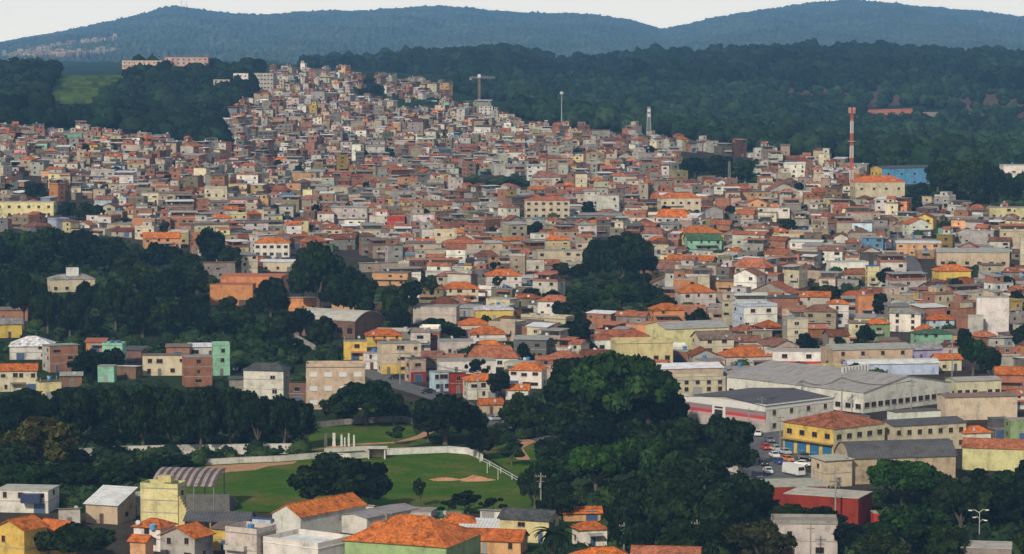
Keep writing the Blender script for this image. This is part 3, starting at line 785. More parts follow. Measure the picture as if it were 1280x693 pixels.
def strip(name, pts, width, dz, mat, kind='structure'):
    """a road or path along ground points, following the terrain"""
    P = [np.array(p, float) for p in pts]; Q = []
    for a, b in zip(P, P[1:]):
        n = max(2, int(np.linalg.norm(b - a) / 6))
        for k in range(n): Q.append(a + (b - a) * k / n)
    Q.append(P[-1]); V = []; Fc = []
    for k, q in enumerate(Q):
        d = Q[min(k + 1, len(Q) - 1)] - Q[max(k - 1, 0)]; d /= np.linalg.norm(d); nrm = np.array([-d[1], d[0]])
        for s in (-1, 1):
            p = q + nrm * s * width / 2; z = float(ground_z(p[0], p[1])) if p[1] > 940 else 0; V.append((p[0], p[1], z + dz))
    for k in range(len(Q) - 1): Fc.append((2 * k + 1, 2 * k, 2 * k + 2, 2 * k + 3))
    me = bpy.data.meshes.new(name); me.from_pydata(V, [], Fc); me.materials.append(M[mat]); me.update()
    if me.polygons[0].normal.z < 0: me.flip_normals()
    o = link(name, me); o['kind'] = kind; return o

def build_forest():
    """wooded ridges: crowns nobody could count, one object a ridge"""
    iv, iff = ico(1)
    def scatter(name, n, pxr, yr, test, size, label, cols, seed):
        g = np.random.default_rng(seed)
        u = g.uniform(0, 1, n); Y = np.sqrt(yr[0] ** 2 + u * (yr[1] ** 2 - yr[0] ** 2)); px = g.uniform(*pxr, n); X = (px - 640) / F * Y
        Z = ground_z(X, Y); qx, qy = project(X, Y, Z); k = test(qx, qy, Y) & ~((npoly(qx, qy, THIN[0]) | npoly(qx, qy, THIN[1])) & (g.random(n) < .86)); X, Y, Z = X[k], Y[k], Z[k]; n = len(X)
        r = g.uniform(size[0], size[1], n) * (1 + .45 * (g.random(n) > .92)); hh = r * g.uniform(.8, 1.25, n)
        V = iv[None] * g.uniform(.72, 1.2, (n, len(iv), 1)); V = V * np.stack([r, r, hh], 1)[:, None]
        ctr = np.stack([X, Y, Z + hh * .75 + g.uniform(0, 3.5, n)], 1); V = V + ctr[:, None]
        Fc = iff[None] + (np.arange(n) * len(iv))[:, None, None]
        base = np.array(cols)[g.integers(0, len(cols), n)] * g.uniform(.6, 1.4, (n, 1)); cc = np.repeat(base[:, None], len(iff), 1)
        cc = cc * g.uniform(.8, 1.2, (n, len(iff), 1))
        # loose sprays break up each outline
        ns = 26; d = g.normal(size=(n, ns, 3)); d /= np.linalg.norm(d, axis=2)[..., None]; d[..., 2] = np.abs(d[..., 2]) * 1.0 - .15
        pos = ctr[:, None] + d * np.stack([r, r, hh], 1)[:, None] * g.uniform(.9, 1.22, (n, ns, 1))
        lv, lf = leaf_cards(pos.reshape(-1, 3), (d + g.normal(size=d.shape) * .5).reshape(-1, 3), 2.1 * (size[1] / 6), g)
        lf = np.concatenate([lf[:, :3], lf[:, [0, 2, 3]]]); lc = (np.repeat(base, ns, 0) * g.uniform(.5, 1.6, (n * ns, 1))); lc = np.concatenate([lc, lc])
        VV = np.concatenate([V.reshape(-1, 3), lv]); FF = np.concatenate([Fc.reshape(-1, 3), lf + n * len(iv)]); CC = np.concatenate([cc.reshape(-1, 3), lc])
        o = link(name, mesh_np(name, VV, FF, CC, M['forest'], 3)); o['kind'] = 'stuff'; o['label'] = label; o['category'] = 'forest'
    dk = [(.006, .013, .008), (.009, .018, .010), (.014, .026, .013)]
    md = [(.011, .026, .013), (.016, .034, .015), (.022, .042, .018)]
    bare = lambda x, y: npoly(x, y, [(1076, 137), (1140, 134), (1190, 140), (1190, 150), (1140, 146), (1080, 144)])
    scatter('ridge_forest', 12500, (380, 1480), (3300, 4500), lambda x, y, Y: ((y < 128) | (x > 640)) & (y < 150 + 0 * x) & ~bare(x, y) & ~bare(x, y - 6) & ~((x < 470) & (Y < 3700)) & ~((x < 590) & (Y < 3550)), (4.4, 9.5), 'dark dense forest along the ridge behind the houses', dk, 1)
    scatter('valley_forest', 13500, (560, 1480), (1700, 3400), lambda x, y, Y: ~npoly(x, y + 6, URBAN) & ~bare(x, y) & ~bare(x, y - 5) & ~bare(x, y - 9) & ((x > 640) | (Y > 2900)), (3.2, 5.6), 'green wood filling the valley between the hill of houses and the ridge', md, 2)
    scatter('hillside_wood', 8000, (-280, 345), (1750, 2760), lambda x, y, Y: ~npoly(x, y + 3, URBAN) & ~npoly(x, y - 4, MEADOW) & ~npoly(x, y - 11, MEADOW) & ~npoly(x, y - 17, MEADOW) & ~npoly(x - 4, y - 22, MEADOW) & ~npoly(x + 4, y - 8, MEADOW) & ~npoly(x, y, MEADOW), (3.6, 6.2), 'dark wood on the hillside below the school, beside a grassy clearing', dk + md[:1], 3)

def build_undergrowth():
    """bushes under the trees and in the gaps between houses"""
    g = np.random.default_rng(9); iv, iff = ico(1); pts = []
    for poly, n in ((GREEN[0], 2100), (GREEN[1], 2600), (GREEN[2], 160), (GREEN[3], 90), (GREEN[4], 160), (GREEN[5], 260)):
        P = np.array(poly, float); x0, y0 = P.min(0); x1, y1 = P.max(0); x0, x1, y1 = max(x0, -60), min(x1, 1340), min(y1, 712); k = 0
        while k < n:
            px, py = g.uniform(x0, x1), y0 + (y1 - y0) * g.random() ** 1.0
            if not in_poly(px, py, poly): continue
            k += 1
            if in_poly(px, py, FIELD) or in_poly(px, py, [(385, 530), (515, 524), (560, 548), (600, 560), (700, 545), (735, 610), (690, 645), (655, 660), (380, 572)]) or in_poly(px, py, [(905, 640), (930, 520), (975, 520), (1020, 590), (1010, 612)]): continue
            if any(q['a'][0] - 6 < px < q['a'][1] + 6 and q['a'][3] - 8 < py < q['a'][3] + 14 for q in HB): continue
            X, Y, Z = unproject(px, py)
            if any(abs(X - q['X']) < q['rad'] + 2 and abs(Y - q['Y']) < q['rad'] + 2 for q in HB): continue
            pts.append((X, Y, Z, g.uniform(1.2, 3.2)))
    for X, Y, Z in GAPS: pts.append((X, Y, Z, g.uniform(1.3, 3.4)))
    A = np.array(pts); n = len(A); r = A[:, 3]; hh = r * g.uniform(.55, .95, n)
    sc = np.stack([r, r, hh], 1)[:, None]; ctr = np.stack([A[:, 0], A[:, 1], A[:, 2] + hh * .5], 1)
    V = iv[None] * g.uniform(.7, .95, (n, len(iv), 1)) * sc + ctr[:, None]; Fc = iff[None] + (np.arange(n) * len(iv))[:, None, None]
    base = np.array([(.02, .038, .016), (.028, .055, .018), (.04, .068, .022), (.016, .03, .015)])[g.integers(0, 4, n)]
    cc = np.repeat(base[:, None], len(iff), 1).reshape(-1, 3)
    ns = 46; d = g.normal(size=(n, ns, 3)); d /= np.linalg.norm(d, axis=2)[..., None]; d[..., 2] = np.abs(d[..., 2]) - .1
    pos = ctr[:, None] + d * sc * g.uniform(.85, 1.15, (n, ns, 1))
    lv, lf = leaf_cards(pos.reshape(-1, 3), (d + g.normal(size=d.shape) * .5).reshape(-1, 3), .7, g)
    lf = np.concatenate([lf[:, :3], lf[:, [0, 2, 3]]]); lc = np.repeat(base, ns, 0) * g.uniform(.55, 1.5, (n * ns, 1)); lc = np.concatenate([lc, lc])
    o = link('undergrowth', mesh_np('undergrowth', np.concatenate([V.reshape(-1, 3), lv]), np.concatenate([Fc.reshape(-1, 3), lf + n * len(iv)]), np.concatenate([cc, lc]), M['forest'], 3))
    o['kind'] = 'stuff'; o['category'] = 'undergrowth'; o['label'] = 'green undergrowth and bushes below the trees and between the houses'
GAPS = []
# ------------------------------------------------------------------ placed buildings: x left, x right, y of wall head, y of foot, yaw, depth ratio ...
HB = []   # hero records
def Hs(xl, xr, yt, yb, yaw, dr, wall, rk, rc, st, label, lm=None, cat='house', name='house', **kw):
    if 'Y' in kw:
        Y0 = kw.pop('Y'); Z0 = float(zray(Y0, yb)); X0 = ((xl + xr) / 2 - 640) / F * Y0; kw['base'] = 14
    else: X0, Y0, Z0 = unproject((xl + xr) / 2, yb)
    s = Y0 / F; a = R(yaw); Wt = (xr - xl) * s
    w = Wt / (math.cos(a) + dr * abs(math.sin(a))); d = dr * w; h = (yb - yt) * s
    Yc = Y0 + (w * abs(math.sin(a)) + d * math.cos(a)) / 2
    Xc = ((xl + xr) / 2 - 640) / F * Yc
    grp = kw.pop('grp', 'houses covering the valley and hillside' if cat == 'house' else None)
    HB.append(dict(a=(xl, xr, yt, yb), yaw=a, w=w, d=d, h=h, X=Xc, Y=Yc, Y0=Y0, Z=Z0, wall=wall, rk=rk, rc=rc, st=st, label=label, lm=lm, cat=cat, name=name, grp=grp, kw=kw, rad=max(w, d) / 2))

def hero_table():
    H = Hs; B = 'building'
    HN = dict(cat=B, name='building')
    # front row, bottom edge of the photo, from one side to the other
    H(-8, 66, 614, 642, -8, .7, 'white', 'flat', 'pale concrete', 2, 'white house with flat white roofs and a dark blue shaded porch at the bottom corner', 'the white house with blue porch', nwin=3, extras=False)
    H(-12, 52, 662, 712, -32, .9, 'yellow', 'gable', 'bright tile', 2, 'yellow house with bright orange gable roof and round-topped windows', 'the yellow gabled house', axis='y', nwin=2, extras=False)
    H(40, 92, 662, 700, -32, .9, 'yellow', 'gable', 'bright tile', 1, 'small orange-tiled wing of the yellow gabled house, beside a dark tree', axis='x', extras=False)
    H(104, 163, 632, 656, -20, 1.1, 'beige', 'shed', 'white sheet', 1, 'low house under a broad plain white metal roof near the bottom', 'the white metal-roofed house', rise=2.6, extras=False)
    H(148, 178, 622, 645, 10, .8, 'pale grey', 'gable', 'grey sheet', 1, 'small grey shed between the white metal roof and the tall yellow house', extras=False, side='grey')
    H(172, 228, 611, 658, -14, .6, 'pale yellow', 'parapet', 'concrete', 3, 'tall plain yellow house with blank side beside the grandstand', 'the tall yellow house', nwin=0, side='pale yellow', extras=False, door=False)
    H(163, 214, 660, 690, -25, .9, 'white', 'hip', 'bright tile', 2, 'house with orange hip roof and small blue water tank under the tall yellow house', extras=False)
    H(196, 262, 672, 705, -28, .8, 'pale grey', 'gable', 'bright tile', 2, 'weathered grey house with bright orange gable roof at the bottom edge', axis='y', extras=False)
    H(158, 186, 676, 710, -20, 1, 'peach', 'gable', 'bright tile', 1, 'small peach house with orange roof beside the dark tree at the bottom edge', extras=False)
    H(228, 314, 653, 668, -6, .55, 'yellow', 'low gable', 'dark sheet', 1, 'long low yellow building with dark sheet roof beside the football field', 'the long low yellow building', cat=B, name='building', nwin=5, extras=False, ww=2.2, wh=1.3, rise=1.5)
    H(262, 300, 662, 690, -20, .9, 'yellow', 'shed', 'brown sheet', 2, 'narrow yellow house with brown sheet roof at the bottom', extras=False)
    H(278, 342, 668, 712, -30, .9, 'pale grey', 'parapet', 'concrete', 2, 'pale grey unfinished house with raised parapet at the bottom edge', extras=False, nwin=1)
    H(312, 342, 652, 672, -20, .7, 'pale blue', 'shed', 'blue sheet', 1, 'tiny house with bright blue sheet roof beside the long white wall', extras=False)
    H(339, 455, 646, 676, -38, 2.6, 'white', 'gable', 'bright tile', 2, 'long white windowless warehouse with a bright orange tiled roof', 'the orange-roofed white warehouse', cat='warehouse', name='warehouse', axis='y', nwin=0, sidewin=False, door=False, extras=False, big=True, rise=2.0)
    H(424, 520, 648, 670, -38, 2.2, 'white', 'low gable', 'grey sheet', 1, 'long white shed with pale grey roof behind the big orange hip roof', cat='warehouse', name='warehouse', axis='y', nwin=0, sidewin=False, door=False, extras=False, big=True)
    H(325, 440, 686, 720, -35, .8, 'white', 'parapet', 'white sheet', 1, 'broad white flat-roofed house at the bottom edge below the white warehouse', extras=False, nwin=0, big=True)
    H(428, 602, 683, 722, -22, .8, 'green', 'hip', 'bright tile', 1, 'green house under a very large bright orange hip roof', 'the big orange hip roof', nwin=5, extras=False, rise=3.9)
    H(548, 600, 655, 672, -10, .7, 'beige', 'hip', 'bright tile', 1, 'small orange-roofed house tucked behind the big orange hip roof', extras=False)
    H(575, 640, 660, 675, -8, .6, 'orange', 'shed', 'white sheet', 1, 'orange-walled house with white sheet roof beside the bushes of the field', nwin=3, extras=False)
    H(590, 660, 676, 694, -12, .7, 'peach', 'gable', 'bright tile', 1, 'peach house with orange roof behind the palm tree', extras=False)
    H(624, 700, 650, 680, -20, .6, 'pale yellow', 'gable', 'dark sheet', 2, 'pale yellow house with dark grey roof beside the palm tree', 'the pale yellow dark-roofed house', nwin=3, extras=False)
    H(704, 752, 641, 652, 5, .5, 'peach', 'gable', 'bright tile', 1, 'small peach house with orange roof hidden among the big dark trees', extras=False)
    H(716, 760, 662, 684, 15, .8, 'white', 'hip', 'bright tile', 1, 'house with weathered orange hip roof behind the palm tree fronds', extras=False)
    H(716, 792, 700, 734, 10, .7, 'white', 'hip', 'bright tile', 1, 'house with low orange hip roof on the bottom edge behind the palm', extras=False, nwin=3)
    H(790, 880, 702, 734, -8, .6, 'peach', 'gable', 'tile', 1, 'house with rust orange roof on the bottom edge below the dark trees', extras=False, rise=2.0, nwin=3)
    H(500, 545, 640, 660, -12, .8, 'pale grey', 'flat', 'concrete', 1, 'low grey flat-roofed house on the near edge of the football field', extras=False)
    H(966, 1052, 655, 700, -4, .6, 'pale grey', 'parapet', 'concrete', 2, 'peeling white and grey house with patched wall at the bottom edge', 'the peeling white house', extras=False, nwin=2, side='grey')
    H(1204, 1275, 686, 720, -10, .8, 'grey', 'flat', 'pale concrete', 1, 'grey house with stained flat concrete roof at the bottom edge', extras=False)
    H(1246, 1290, 468, 488, -10, .8, 'brick', 'gable', 'bright tile', 1, 'brick house with orange roof beyond the end of the cream annex', extras=False)
    H(1258, 1290, 494, 512, 6, .8, 'white', 'hip', 'tile', 2, 'white house with rust roof behind the stained cream warehouse', extras=False)
    H(1168, 1204, 449, 464, 10, .7, 'cream', 'gable', 'bright tile', 1, 'cream house with orange roof between the lilac house and the bright green tree', extras=False)
    H(1196, 1230, 506, 524, 8, .5, 'pale grey', 'flat', 'white sheet', 1, 'low pale shed wedged before the stained cream warehouse', extras=False)
    H(1112, 1180, 516, 530, 20, .35, 'white', 'flat', 'dark concrete', 1, 'low dark-roofed shed between the factory and the cream dark-roofed building', nwin=0, extras=False, big=True, door=False, sidewin=False, cat='shed', name='shed')
    H(1050, 1090, 522, 532, 20, .5, 'grey', 'flat', 'dark concrete', 1, 'small grey shed behind the red hip roof of the street corner', nwin=0, extras=False, big=True, door=False, sidewin=False, cat='shed', name='shed')
    # low roofs along the near side of the field
    H(440, 474, 637, 650, -25, .6, 'white', 'shed', 'white sheet', 1, 'low white shed right behind the orange-roofed white warehouse', extras=False)
    H(600, 642, 642, 654, -10, .6, 'white', 'shed', 'grey sheet', 1, 'low white house with grey sheet roof beside the bushes in the field corner', extras=False, nwin=2)
    H(545, 578, 646, 656, 5, .7, 'mint', 'shed', 'green sheet', 1, 'small dull green shed behind the big orange hip roof', extras=False)
    H(640, 668, 646, 656, 0, .6, 'pale grey', 'flat', 'dark concrete', 1, 'low dark-roofed shed behind the pale yellow dark-roofed house', extras=False)
    H(214, 246, 668, 684, -24, .8, 'white', 'gable', 'tile', 1, 'white house with rust roof between the orange hip roof and the long low yellow building', extras=False)
    H(306, 336, 676, 690, -26, .7, 'white', 'gable', 'bright tile', 1, 'low house with narrow orange roof in front of the long white warehouse wall', extras=False)
    H(462, 500, 662, 676, -30, .8, 'beige', 'gable', 'bright tile', 1, 'house with brownish orange roof between the warehouse end and the big orange hip roof', extras=False)
    H(66, 96, 640, 660, 10, .8, 'pale grey', 'shed', 'grey sheet', 1, 'grey shed behind the orange-tiled wing', extras=False)
    H(360, 384, 480, 506, -6, .8, 'brown', 'shed', 'dark sheet', 2, 'dark open-fronted house squeezed between the white three-storey house and the beige block', extras=False, wk='bare')
    H(284, 305, 474, 494, 4, .8, 'grey', 'shed', 'dark sheet', 1, 'dark grey shed beside the white three-storey house', extras=False)
    H(452, 474, 442, 462, 8, .8, 'white', 'flat', 'concrete', 2, 'white house at the bend where the main street begins', extras=False)
    H(72, 100, 470, 484, 8, .7, 'brown', 'shed', 'grey sheet', 1, 'low brown shed beside the pillared cream house', extras=False)
    # red hall
    H(955, 1034, 609, 632, 6, .9, 'dark red', 'flat', 'pale concrete', 2, 'dark red hall with flat white roof beside the car park', 'the dark red hall', nwin=0, sidewin=False, door=False, extras=False, big=True, **HN)
    H(982, 1096, 623, 660, -24, .6, 'dark red', 'flat', 'pale concrete', 2, 'larger dark red hall with sloping white roof below the cream house', nwin=0, sidewin=False, door=False, extras=False, big=True, **HN)
    H(1094, 1130, 642, 660, 5, .6, 'red', 'flat', 'pale concrete', 1, 'small bright red building beside the dark red hall', nwin=0, sidewin=False, door=False, extras=False, **HN)
    # by the street
    H(1018, 1068, 576, 610, 24, .9, 'cream', 'shed', 'pale concrete', 2, 'cream house with pale sheet roof between the street and the grey arched warehouse', 'the cream corner house', nwin=1, extras=False)
    H(1048, 1198, 574, 606, 12, .42, 'beige', 'barrel', 'dark sheet', 2, 'long warehouse with a dark grey arched roof beside the big tree', 'the grey arched warehouse', cat='warehouse', name='warehouse', nwin=0, sidewin=False, door=False, extras=False, big=True, rise=3.2)
    H(981, 1110, 536, 574, 40, .95, 'cream', 'hip', 'tile', 2, 'two-storey yellow and cream building with rust red hip roof on the street corner', 'the red-roofed yellow building', nwin=5, side='yellow', extras=False, big=True, rise=2.6, lowcol='beige', **HN)
    H(1095, 1212, 533, 566, 22, .5, 'cream', 'low gable', 'dark sheet', 2, 'cream two-storey building with dark roof and a row of windows', 'the cream dark-roofed building', nwin=7, extras=False, big=True, **HN)
    H(1202, 1242, 541, 562, 15, .8, 'white', 'hip', 'bright tile', 1, 'white house with orange hip roof beside the cream dark-roofed building', extras=False)
    H(1206, 1290, 561, 590, -14, .5, 'pale yellow', 'gable', 'tile', 2, 'pale yellow house with blank wall and orange roof at the edge of the trees', 'the blank pale yellow house', nwin=0, extras=False, big=True, door=False)
    H(1240, 1265, 524, 548, 8, .8, 'dark grey', 'flat', 'dark concrete', 2, 'black-walled box house beside the green house', extras=False)
    H(1262, 1300, 526, 552, 6, .8, 'green', 'flat', 'concrete', 2, 'bright green house beside the black box house', extras=False)
    H(1176, 1275, 497, 526, 10, .35, 'cream', 'low gable', 'brown sheet', 2, 'long stained cream wall of a warehouse behind the cream dark-roofed building', 'the stained cream warehouse', cat='warehouse', name='warehouse', nwin=0, sidewin=False, door=False, extras=False, big=True)
    # factory group
    H(855, 1046, 508, 541, 42, 1.12, 'white', 'low gable', 'dark sheet', 2, 'white shop block with dark grey roof and red and pink stripes along one side', 'the striped shop', cat='shop', name='shop', nwin=4, sidewin=False, door=False, extras=False, big=True, rise=1.3, side='pale grey')
    H(907, 1192, 491, 517, 42, 1.4, 'white', 'low gable', 'grey sheet', 2, 'big white factory with a long strip of dark windows and grey roof', 'the white factory', cat='factory', name='factory', nwin=13, extras=False, big=True, rise=3.2, winrows=1, ww=1.7, wh=1.2, door=False, axis='y')
    H(1186, 1254, 477, 500, 14, .6, 'cream', 'low gable', 'grey sheet', 2, 'cream annex with dark windows joined to the end of the white factory', 'the cream annex', nwin=6, extras=False, big=True, winrows=1, **HN)
    H(1056, 1176, 456, 470, 8, .25, 'pale blue', 'barrel', 'white sheet', 1, 'long low shed with gleaming white curved roof behind the factory', 'the gleaming white roof', cat='warehouse', name='warehouse', nwin=0, sidewin=False, door=False, extras=False, big=True)
    H(912, 1010, 470, 488, 8, .7, 'pale grey', 'low gable', 'grey sheet', 1, 'low grey sheet-roofed workshop behind the striped shop', cat='workshop', name='workshop', nwin=3, extras=False, big=True)
    H(1028, 1142, 438, 460, 12, .5, 'beige', 'low gable', 'grey sheet', 2, 'beige workshop with low grey roof behind the gleaming white roof', 'the beige workshop', cat='workshop', name='workshop', nwin=4, extras=False, big=True, sidewin=False)
    H(966, 1030, 440, 464, -6, .6, 'white', 'flat', 'pale concrete', 2, 'white shop with a bright red lower front', 'the red-fronted shop', cat='shop', name='shop', nwin=2, extras=False, big=True, lowcol='red')
    H(1134, 1180, 437, 452, 18, .7, 'lilac', 'gable', 'grey sheet', 1, 'lilac house beside the beige workshop', 'the lilac house', extras=False)
    # yellow group in the middle
    H(764, 842, 430, 458, 10, .5, 'pale yellow', 'parapet', 'concrete', 2, 'big plain yellow building with a row of small windows', 'the big yellow building', nwin=5, extras=False, big=True, winrows=1, door=False, wh=1.3, ww=1.4, **HN)
    H(808, 912, 412, 438, 20, .8, 'pale yellow', 'low gable', 'pale concrete', 2, 'tall long yellow hall with grey roof behind the big yellow building', 'the long yellow hall', nwin=0, extras=False, big=True, door=False, sidewin=False, **HN)
    H(738, 818, 425, 440, 6, .6, 'white', 'hip', 'tile', 1, 'building with broad rust red roof beside the big yellow building', extras=False, big=True, nwin=4, **HN)
    H(856, 892, 403, 414, 4, .8, 'yellow', 'shed', 'tile', 1, 'small house with bright amber wall behind the long yellow hall', extras=False)
    H(822, 850, 403, 416, 0, .8, 'red', 'shed', 'bright tile', 1, 'small house with scarlet front behind the red roof', extras=False)
    H(812, 856, 388, 404, 10, .8, 'orange', 'hip', 'bright tile', 2, 'orange house with orange hip roof above the scarlet front', 'the orange house')
    H(798, 905, 462, 480, 12, .5, 'beige', 'low gable', 'white sheet', 1, 'long beige workshop with white sheet roof below the big yellow building', 'the white-roofed workshop', cat='workshop', name='workshop', nwin=6, extras=False, big=True)
    H(832, 908, 476, 494, 8, .5, 'cream', 'parapet', 'concrete', 2, 'cream flat-roofed block just behind the striped shop', nwin=5, extras=False, big=True, **HN)
    H(918, 972, 384, 415, 16, .9, 'white', 'parapet', 'concrete', 3, 'large white and pale grey block with blank wall', 'the large blank white block', nwin=2, extras=False, side='pale blue', **HN)
    H(866, 918, 424, 444, 14, .8, 'cream', 'gable', 'brown sheet', 2, 'cream house with brown roof at the end of the long yellow hall')
    H(900, 966, 446, 462, 10, .7, 'pale grey', 'hip', 'bright tile', 1, 'low house with long bright orange roof beside the red-fronted shop', nwin=4)
    # left row above the dark trees
    H(8, 66, 433, 450, 6, .9, 'white', 'hip', 'white sheet', 2, 'white house with large pale hip roof on the left slope', 'the pale hip-roofed house', nwin=2, extras=False, rise=2.4)
    H(48, 96, 434, 466, 24, 1, 'brick', 'shed', 'grey sheet', 3, 'three-storey house with one exposed brick wall beside the pale hip-roofed house', 'the exposed brick house', side='pale grey', extras=False)
    H(-6, 44, 463, 490, 8, .6, 'cream', 'gable', 'bright tile', 2, 'two-storey cream house with orange roof and pillared porch', 'the pillared cream house', nwin=4, extras=False)
    H(40, 74, 478, 500, 22, .8, 'pale yellow', 'flat', 'dark concrete', 1, 'small pale yellow house below the exposed brick house', nwin=1, extras=False)
    H(-10, 26, 405, 423, 14, .8, 'yellow', 'gable', 'grey sheet', 1, 'yellow house with pale grey roof at the far edge of the grove', nwin=1, extras=False)
    H(-10, 34, 388, 402, 8, .7, 'brick', 'shed', 'brown sheet', 1, 'brick house with rusty roof half hidden by the grove', extras=False)
    H(126, 154, 432, 466, -6, .8, 'mint', 'parapet', 'concrete', 3, 'tall mint green house with small water tanks', 'the mint green house', nwin=1, extras=False, door=False)
    H(120, 142, 458, 478, -4, .8, 'mint', 'flat', 'concrete', 1, 'low mint green annex in front of the tall mint green house', nwin=1, extras=False)
    H(106, 130, 428, 440, 0, .8, 'orange', 'shed', 'tile', 1, 'small orange house behind the mint green house', extras=False)
    H(153, 180, 438, 460, -10, 1, 'brown', 'shed', 'dark sheet', 2, 'dark brown house with black roof beside the mint green house', extras=False, wk='bare')
    H(142, 174, 460, 474, -14, .8, 'brown', 'shed', 'white sheet', 1, 'open brown shed with bright white sheet roof', extras=False)
    H(176, 234, 446, 470, 3, .6, 'cream', 'shed', 'brown sheet', 2, 'cream two-storey row house between the mint green and the brick houses', 'the cream row house', nwin=4, extras=False, base=6)
    H(206, 236, 434, 448, 2, .7, 'brick', 'shed', 'brown sheet', 1, 'brick top house above the cream row house', extras=False)
    H(224, 264, 447, 484, 14, .8, 'brick', 'flat', 'concrete', 3, 'blank raw brick block at the end of the cream row', 'the raw brick block', nwin=1, extras=False, side='brick', door=False)
    H(232, 272, 434, 447, 4, .8, 'pale grey', 'shed', 'white sheet', 1, 'house with clean white sheet roof above the raw brick block', extras=False)
    H(262, 286, 432, 470, 12, .8, 'mint', 'parapet', 'concrete', 3, 'slim pale green house behind the raw brick block', nwin=1, extras=False)
    H(303, 360, 463, 500, -12, .55, 'white', 'hip', 'dark sheet', 3, 'white three-storey house with dark roof and grey side wall', 'the white three-storey house', nwin=2, side='grey', extras=False, wk='metal', ww=2.2, wh=1.4, rise=1.6, door=False, winrows=2)
    H(381, 456, 459, 512, 2, .45, 'beige', 'parapet', 'dark concrete', 4, 'square beige apartment block with three rows of windows', 'the beige apartment block', nwin=4, extras=False, big=True, wk='shutter', winrows=3, ww=1.9, wh=1.1, **HN)
    # main street
    H(470, 526, 430, 468, 14, .6, 'cream', 'flat', 'grey sheet', 3, 'cream shop house with grey roof on the main street', 'the cream shop house', nwin=3, extras=False, lowcol='yellow')
    H(505, 532, 449, 478, 26, .9, 'beige', 'flat', 'dark concrete', 2, 'dark shop house with red awning band beside the cream shop house', extras=False, lowcol='dark red')
    H(455, 502, 420, 434, 6, .7, 'yellow', 'hip', 'bright tile', 2, 'yellow house with rust orange hip roof behind the cream shop house', extras=False)
    H(428, 458, 427, 450, 3, .6, 'yellow', 'flat', 'concrete', 2, 'yellow and white low building at the top of the main street', extras=False)
    H(536, 566, 466, 490, 22, .8, 'pale blue', 'flat', 'grey sheet', 2, 'pale blue shop with dark doorways on the main street', 'the pale blue shop', cat='shop', name='shop', nwin=4, extras=False)
    H(560, 582, 468, 492, 10, .9, 'dark red', 'shed', 'dark sheet', 2, 'narrow dark red shop beside the pale blue shop', extras=False, cat='shop', name='shop')
    H(578, 622, 476, 500, 12, .8, 'white', 'hip', 'bright tile', 2, 'white house with orange hip roof at the lower end of the main street', 'the orange-roofed corner house', extras=False, nwin=3)
    H(545, 620, 452, 468, 6, .5, 'white', 'flat', 'concrete', 1, 'low white flat house with small round-looking windows behind the orange-roofed corner house', extras=False, nwin=5)
    H(598, 628, 505, 518, 6, .8, 'beige', 'gable', 'bright tile', 1, 'low house with faded orange roof by the park trees', extras=False)
    H(546, 592, 427, 445, 8, .7, 'pale grey', 'flat', 'grey sheet', 1, 'pale grey house with blank side among the middle houses')
    H(572, 612, 406, 420, 8, .8, 'cream', 'hip', 'bright tile', 1, 'cream house with bright orange hip roof, upper of the two beside the shrubs')
    H(585, 632, 418, 435, 6, .8, 'white', 'hip', 'bright tile', 2, 'white house with bright orange hip roof and two windows', 'the white orange-roofed house')
    H(642, 688, 425, 450, -10, .7, 'dark grey', 'shed', 'grey sheet', 2, 'slate grey two-storey house with small windows', 'the slate grey house', nwin=2, extras=False)
    H(636, 684, 463, 486, -12, .8, 'white', 'hip', 'bright tile', 2, 'white house with orange hip roof beside the giant dark tree', 'the white house by the giant tree', nwin=3)
    H(632, 662, 487, 500, -5, .8, 'white', 'gable', 'bright tile', 1, 'little house with orange roof below the white house by the giant tree', extras=False)
    H(516, 574, 384, 405, -6, .6, 'pale grey', 'flat', 'concrete', 2, 'blank stained concrete block with no windows', 'the stained concrete block', nwin=0, extras=False, sidewin=False, door=False, **HN)
    # arched hall and orange school in the grove
    H(366, 478, 402, 424, -30, .7, 'brown', 'barrel', 'pale concrete', 2, 'long hall with pale arched metal roof and brown walls in the grove', 'the arched hall', cat='hall', name='hall', nwin=6, sidewin=False, extras=False, big=True, rise=2.8, winrows=1, ww=2, wh=2)
    H(414, 476, 381, 396, -10, .5, 'peach', 'flat', 'brown sheet', 1, 'low orange-peach building behind the arched hall', nwin=6, extras=False, big=True, **HN)
    H(360, 402, 374, 390, -12, .6, 'orange', 'shed', 'grey sheet', 1, 'orange annex beside the arched hall and the dark trees', extras=False, nwin=3, **HN)
    H(276, 358, 346, 378, -6, .6, 'orange', 'flat', 'tile', 2, 'large bright orange building among the dark trees', 'the bright orange building', nwin=2, extras=False, big=True, door=False, sidewin=False, winrows=1, ww=3, wh=4, wk='bare', **HN)
    H(262, 318, 356, 382, -4, .5, 'orange', 'flat', 'tile', 1, 'lower bright orange wing in front of the bright orange building', nwin=2, extras=False, big=True, **HN)
    H(56, 118, 350, 366, 16, .5, 'cream', 'hip', 'grey sheet', 1, 'school building with grey roof and white tower half sunk in the grove', 'the grey roof in the grove', nwin=4, extras=False, big=True, rise=1.6, **HN)
    H(325, 372, 328, 340, -4, .6, 'cream', 'low gable', 'white sheet', 1, 'low hall with pale lavender sheet roof behind the bright orange building', 'the lavender roof', nwin=3, extras=False, big=True, **HN)
    H(318, 362, 304, 322, 0, .6, 'white', 'hip', 'bright tile', 2, 'white two-storey house with long orange roof above the lavender roof', 'the long orange roof', nwin=5, big=True, extras=False)
    H(176, 226, 298, 312, 12, .6, 'peach', 'gable', 'bright tile', 2, 'peach house with orange roof rising behind the grove', 'the peach house behind the grove', extras=False)
    H(465, 514, 342, 358, -8, .6, 'peach', 'flat', 'brown sheet', 2, 'pink and orange painted house beside the big dark trees', 'the pink and orange house')
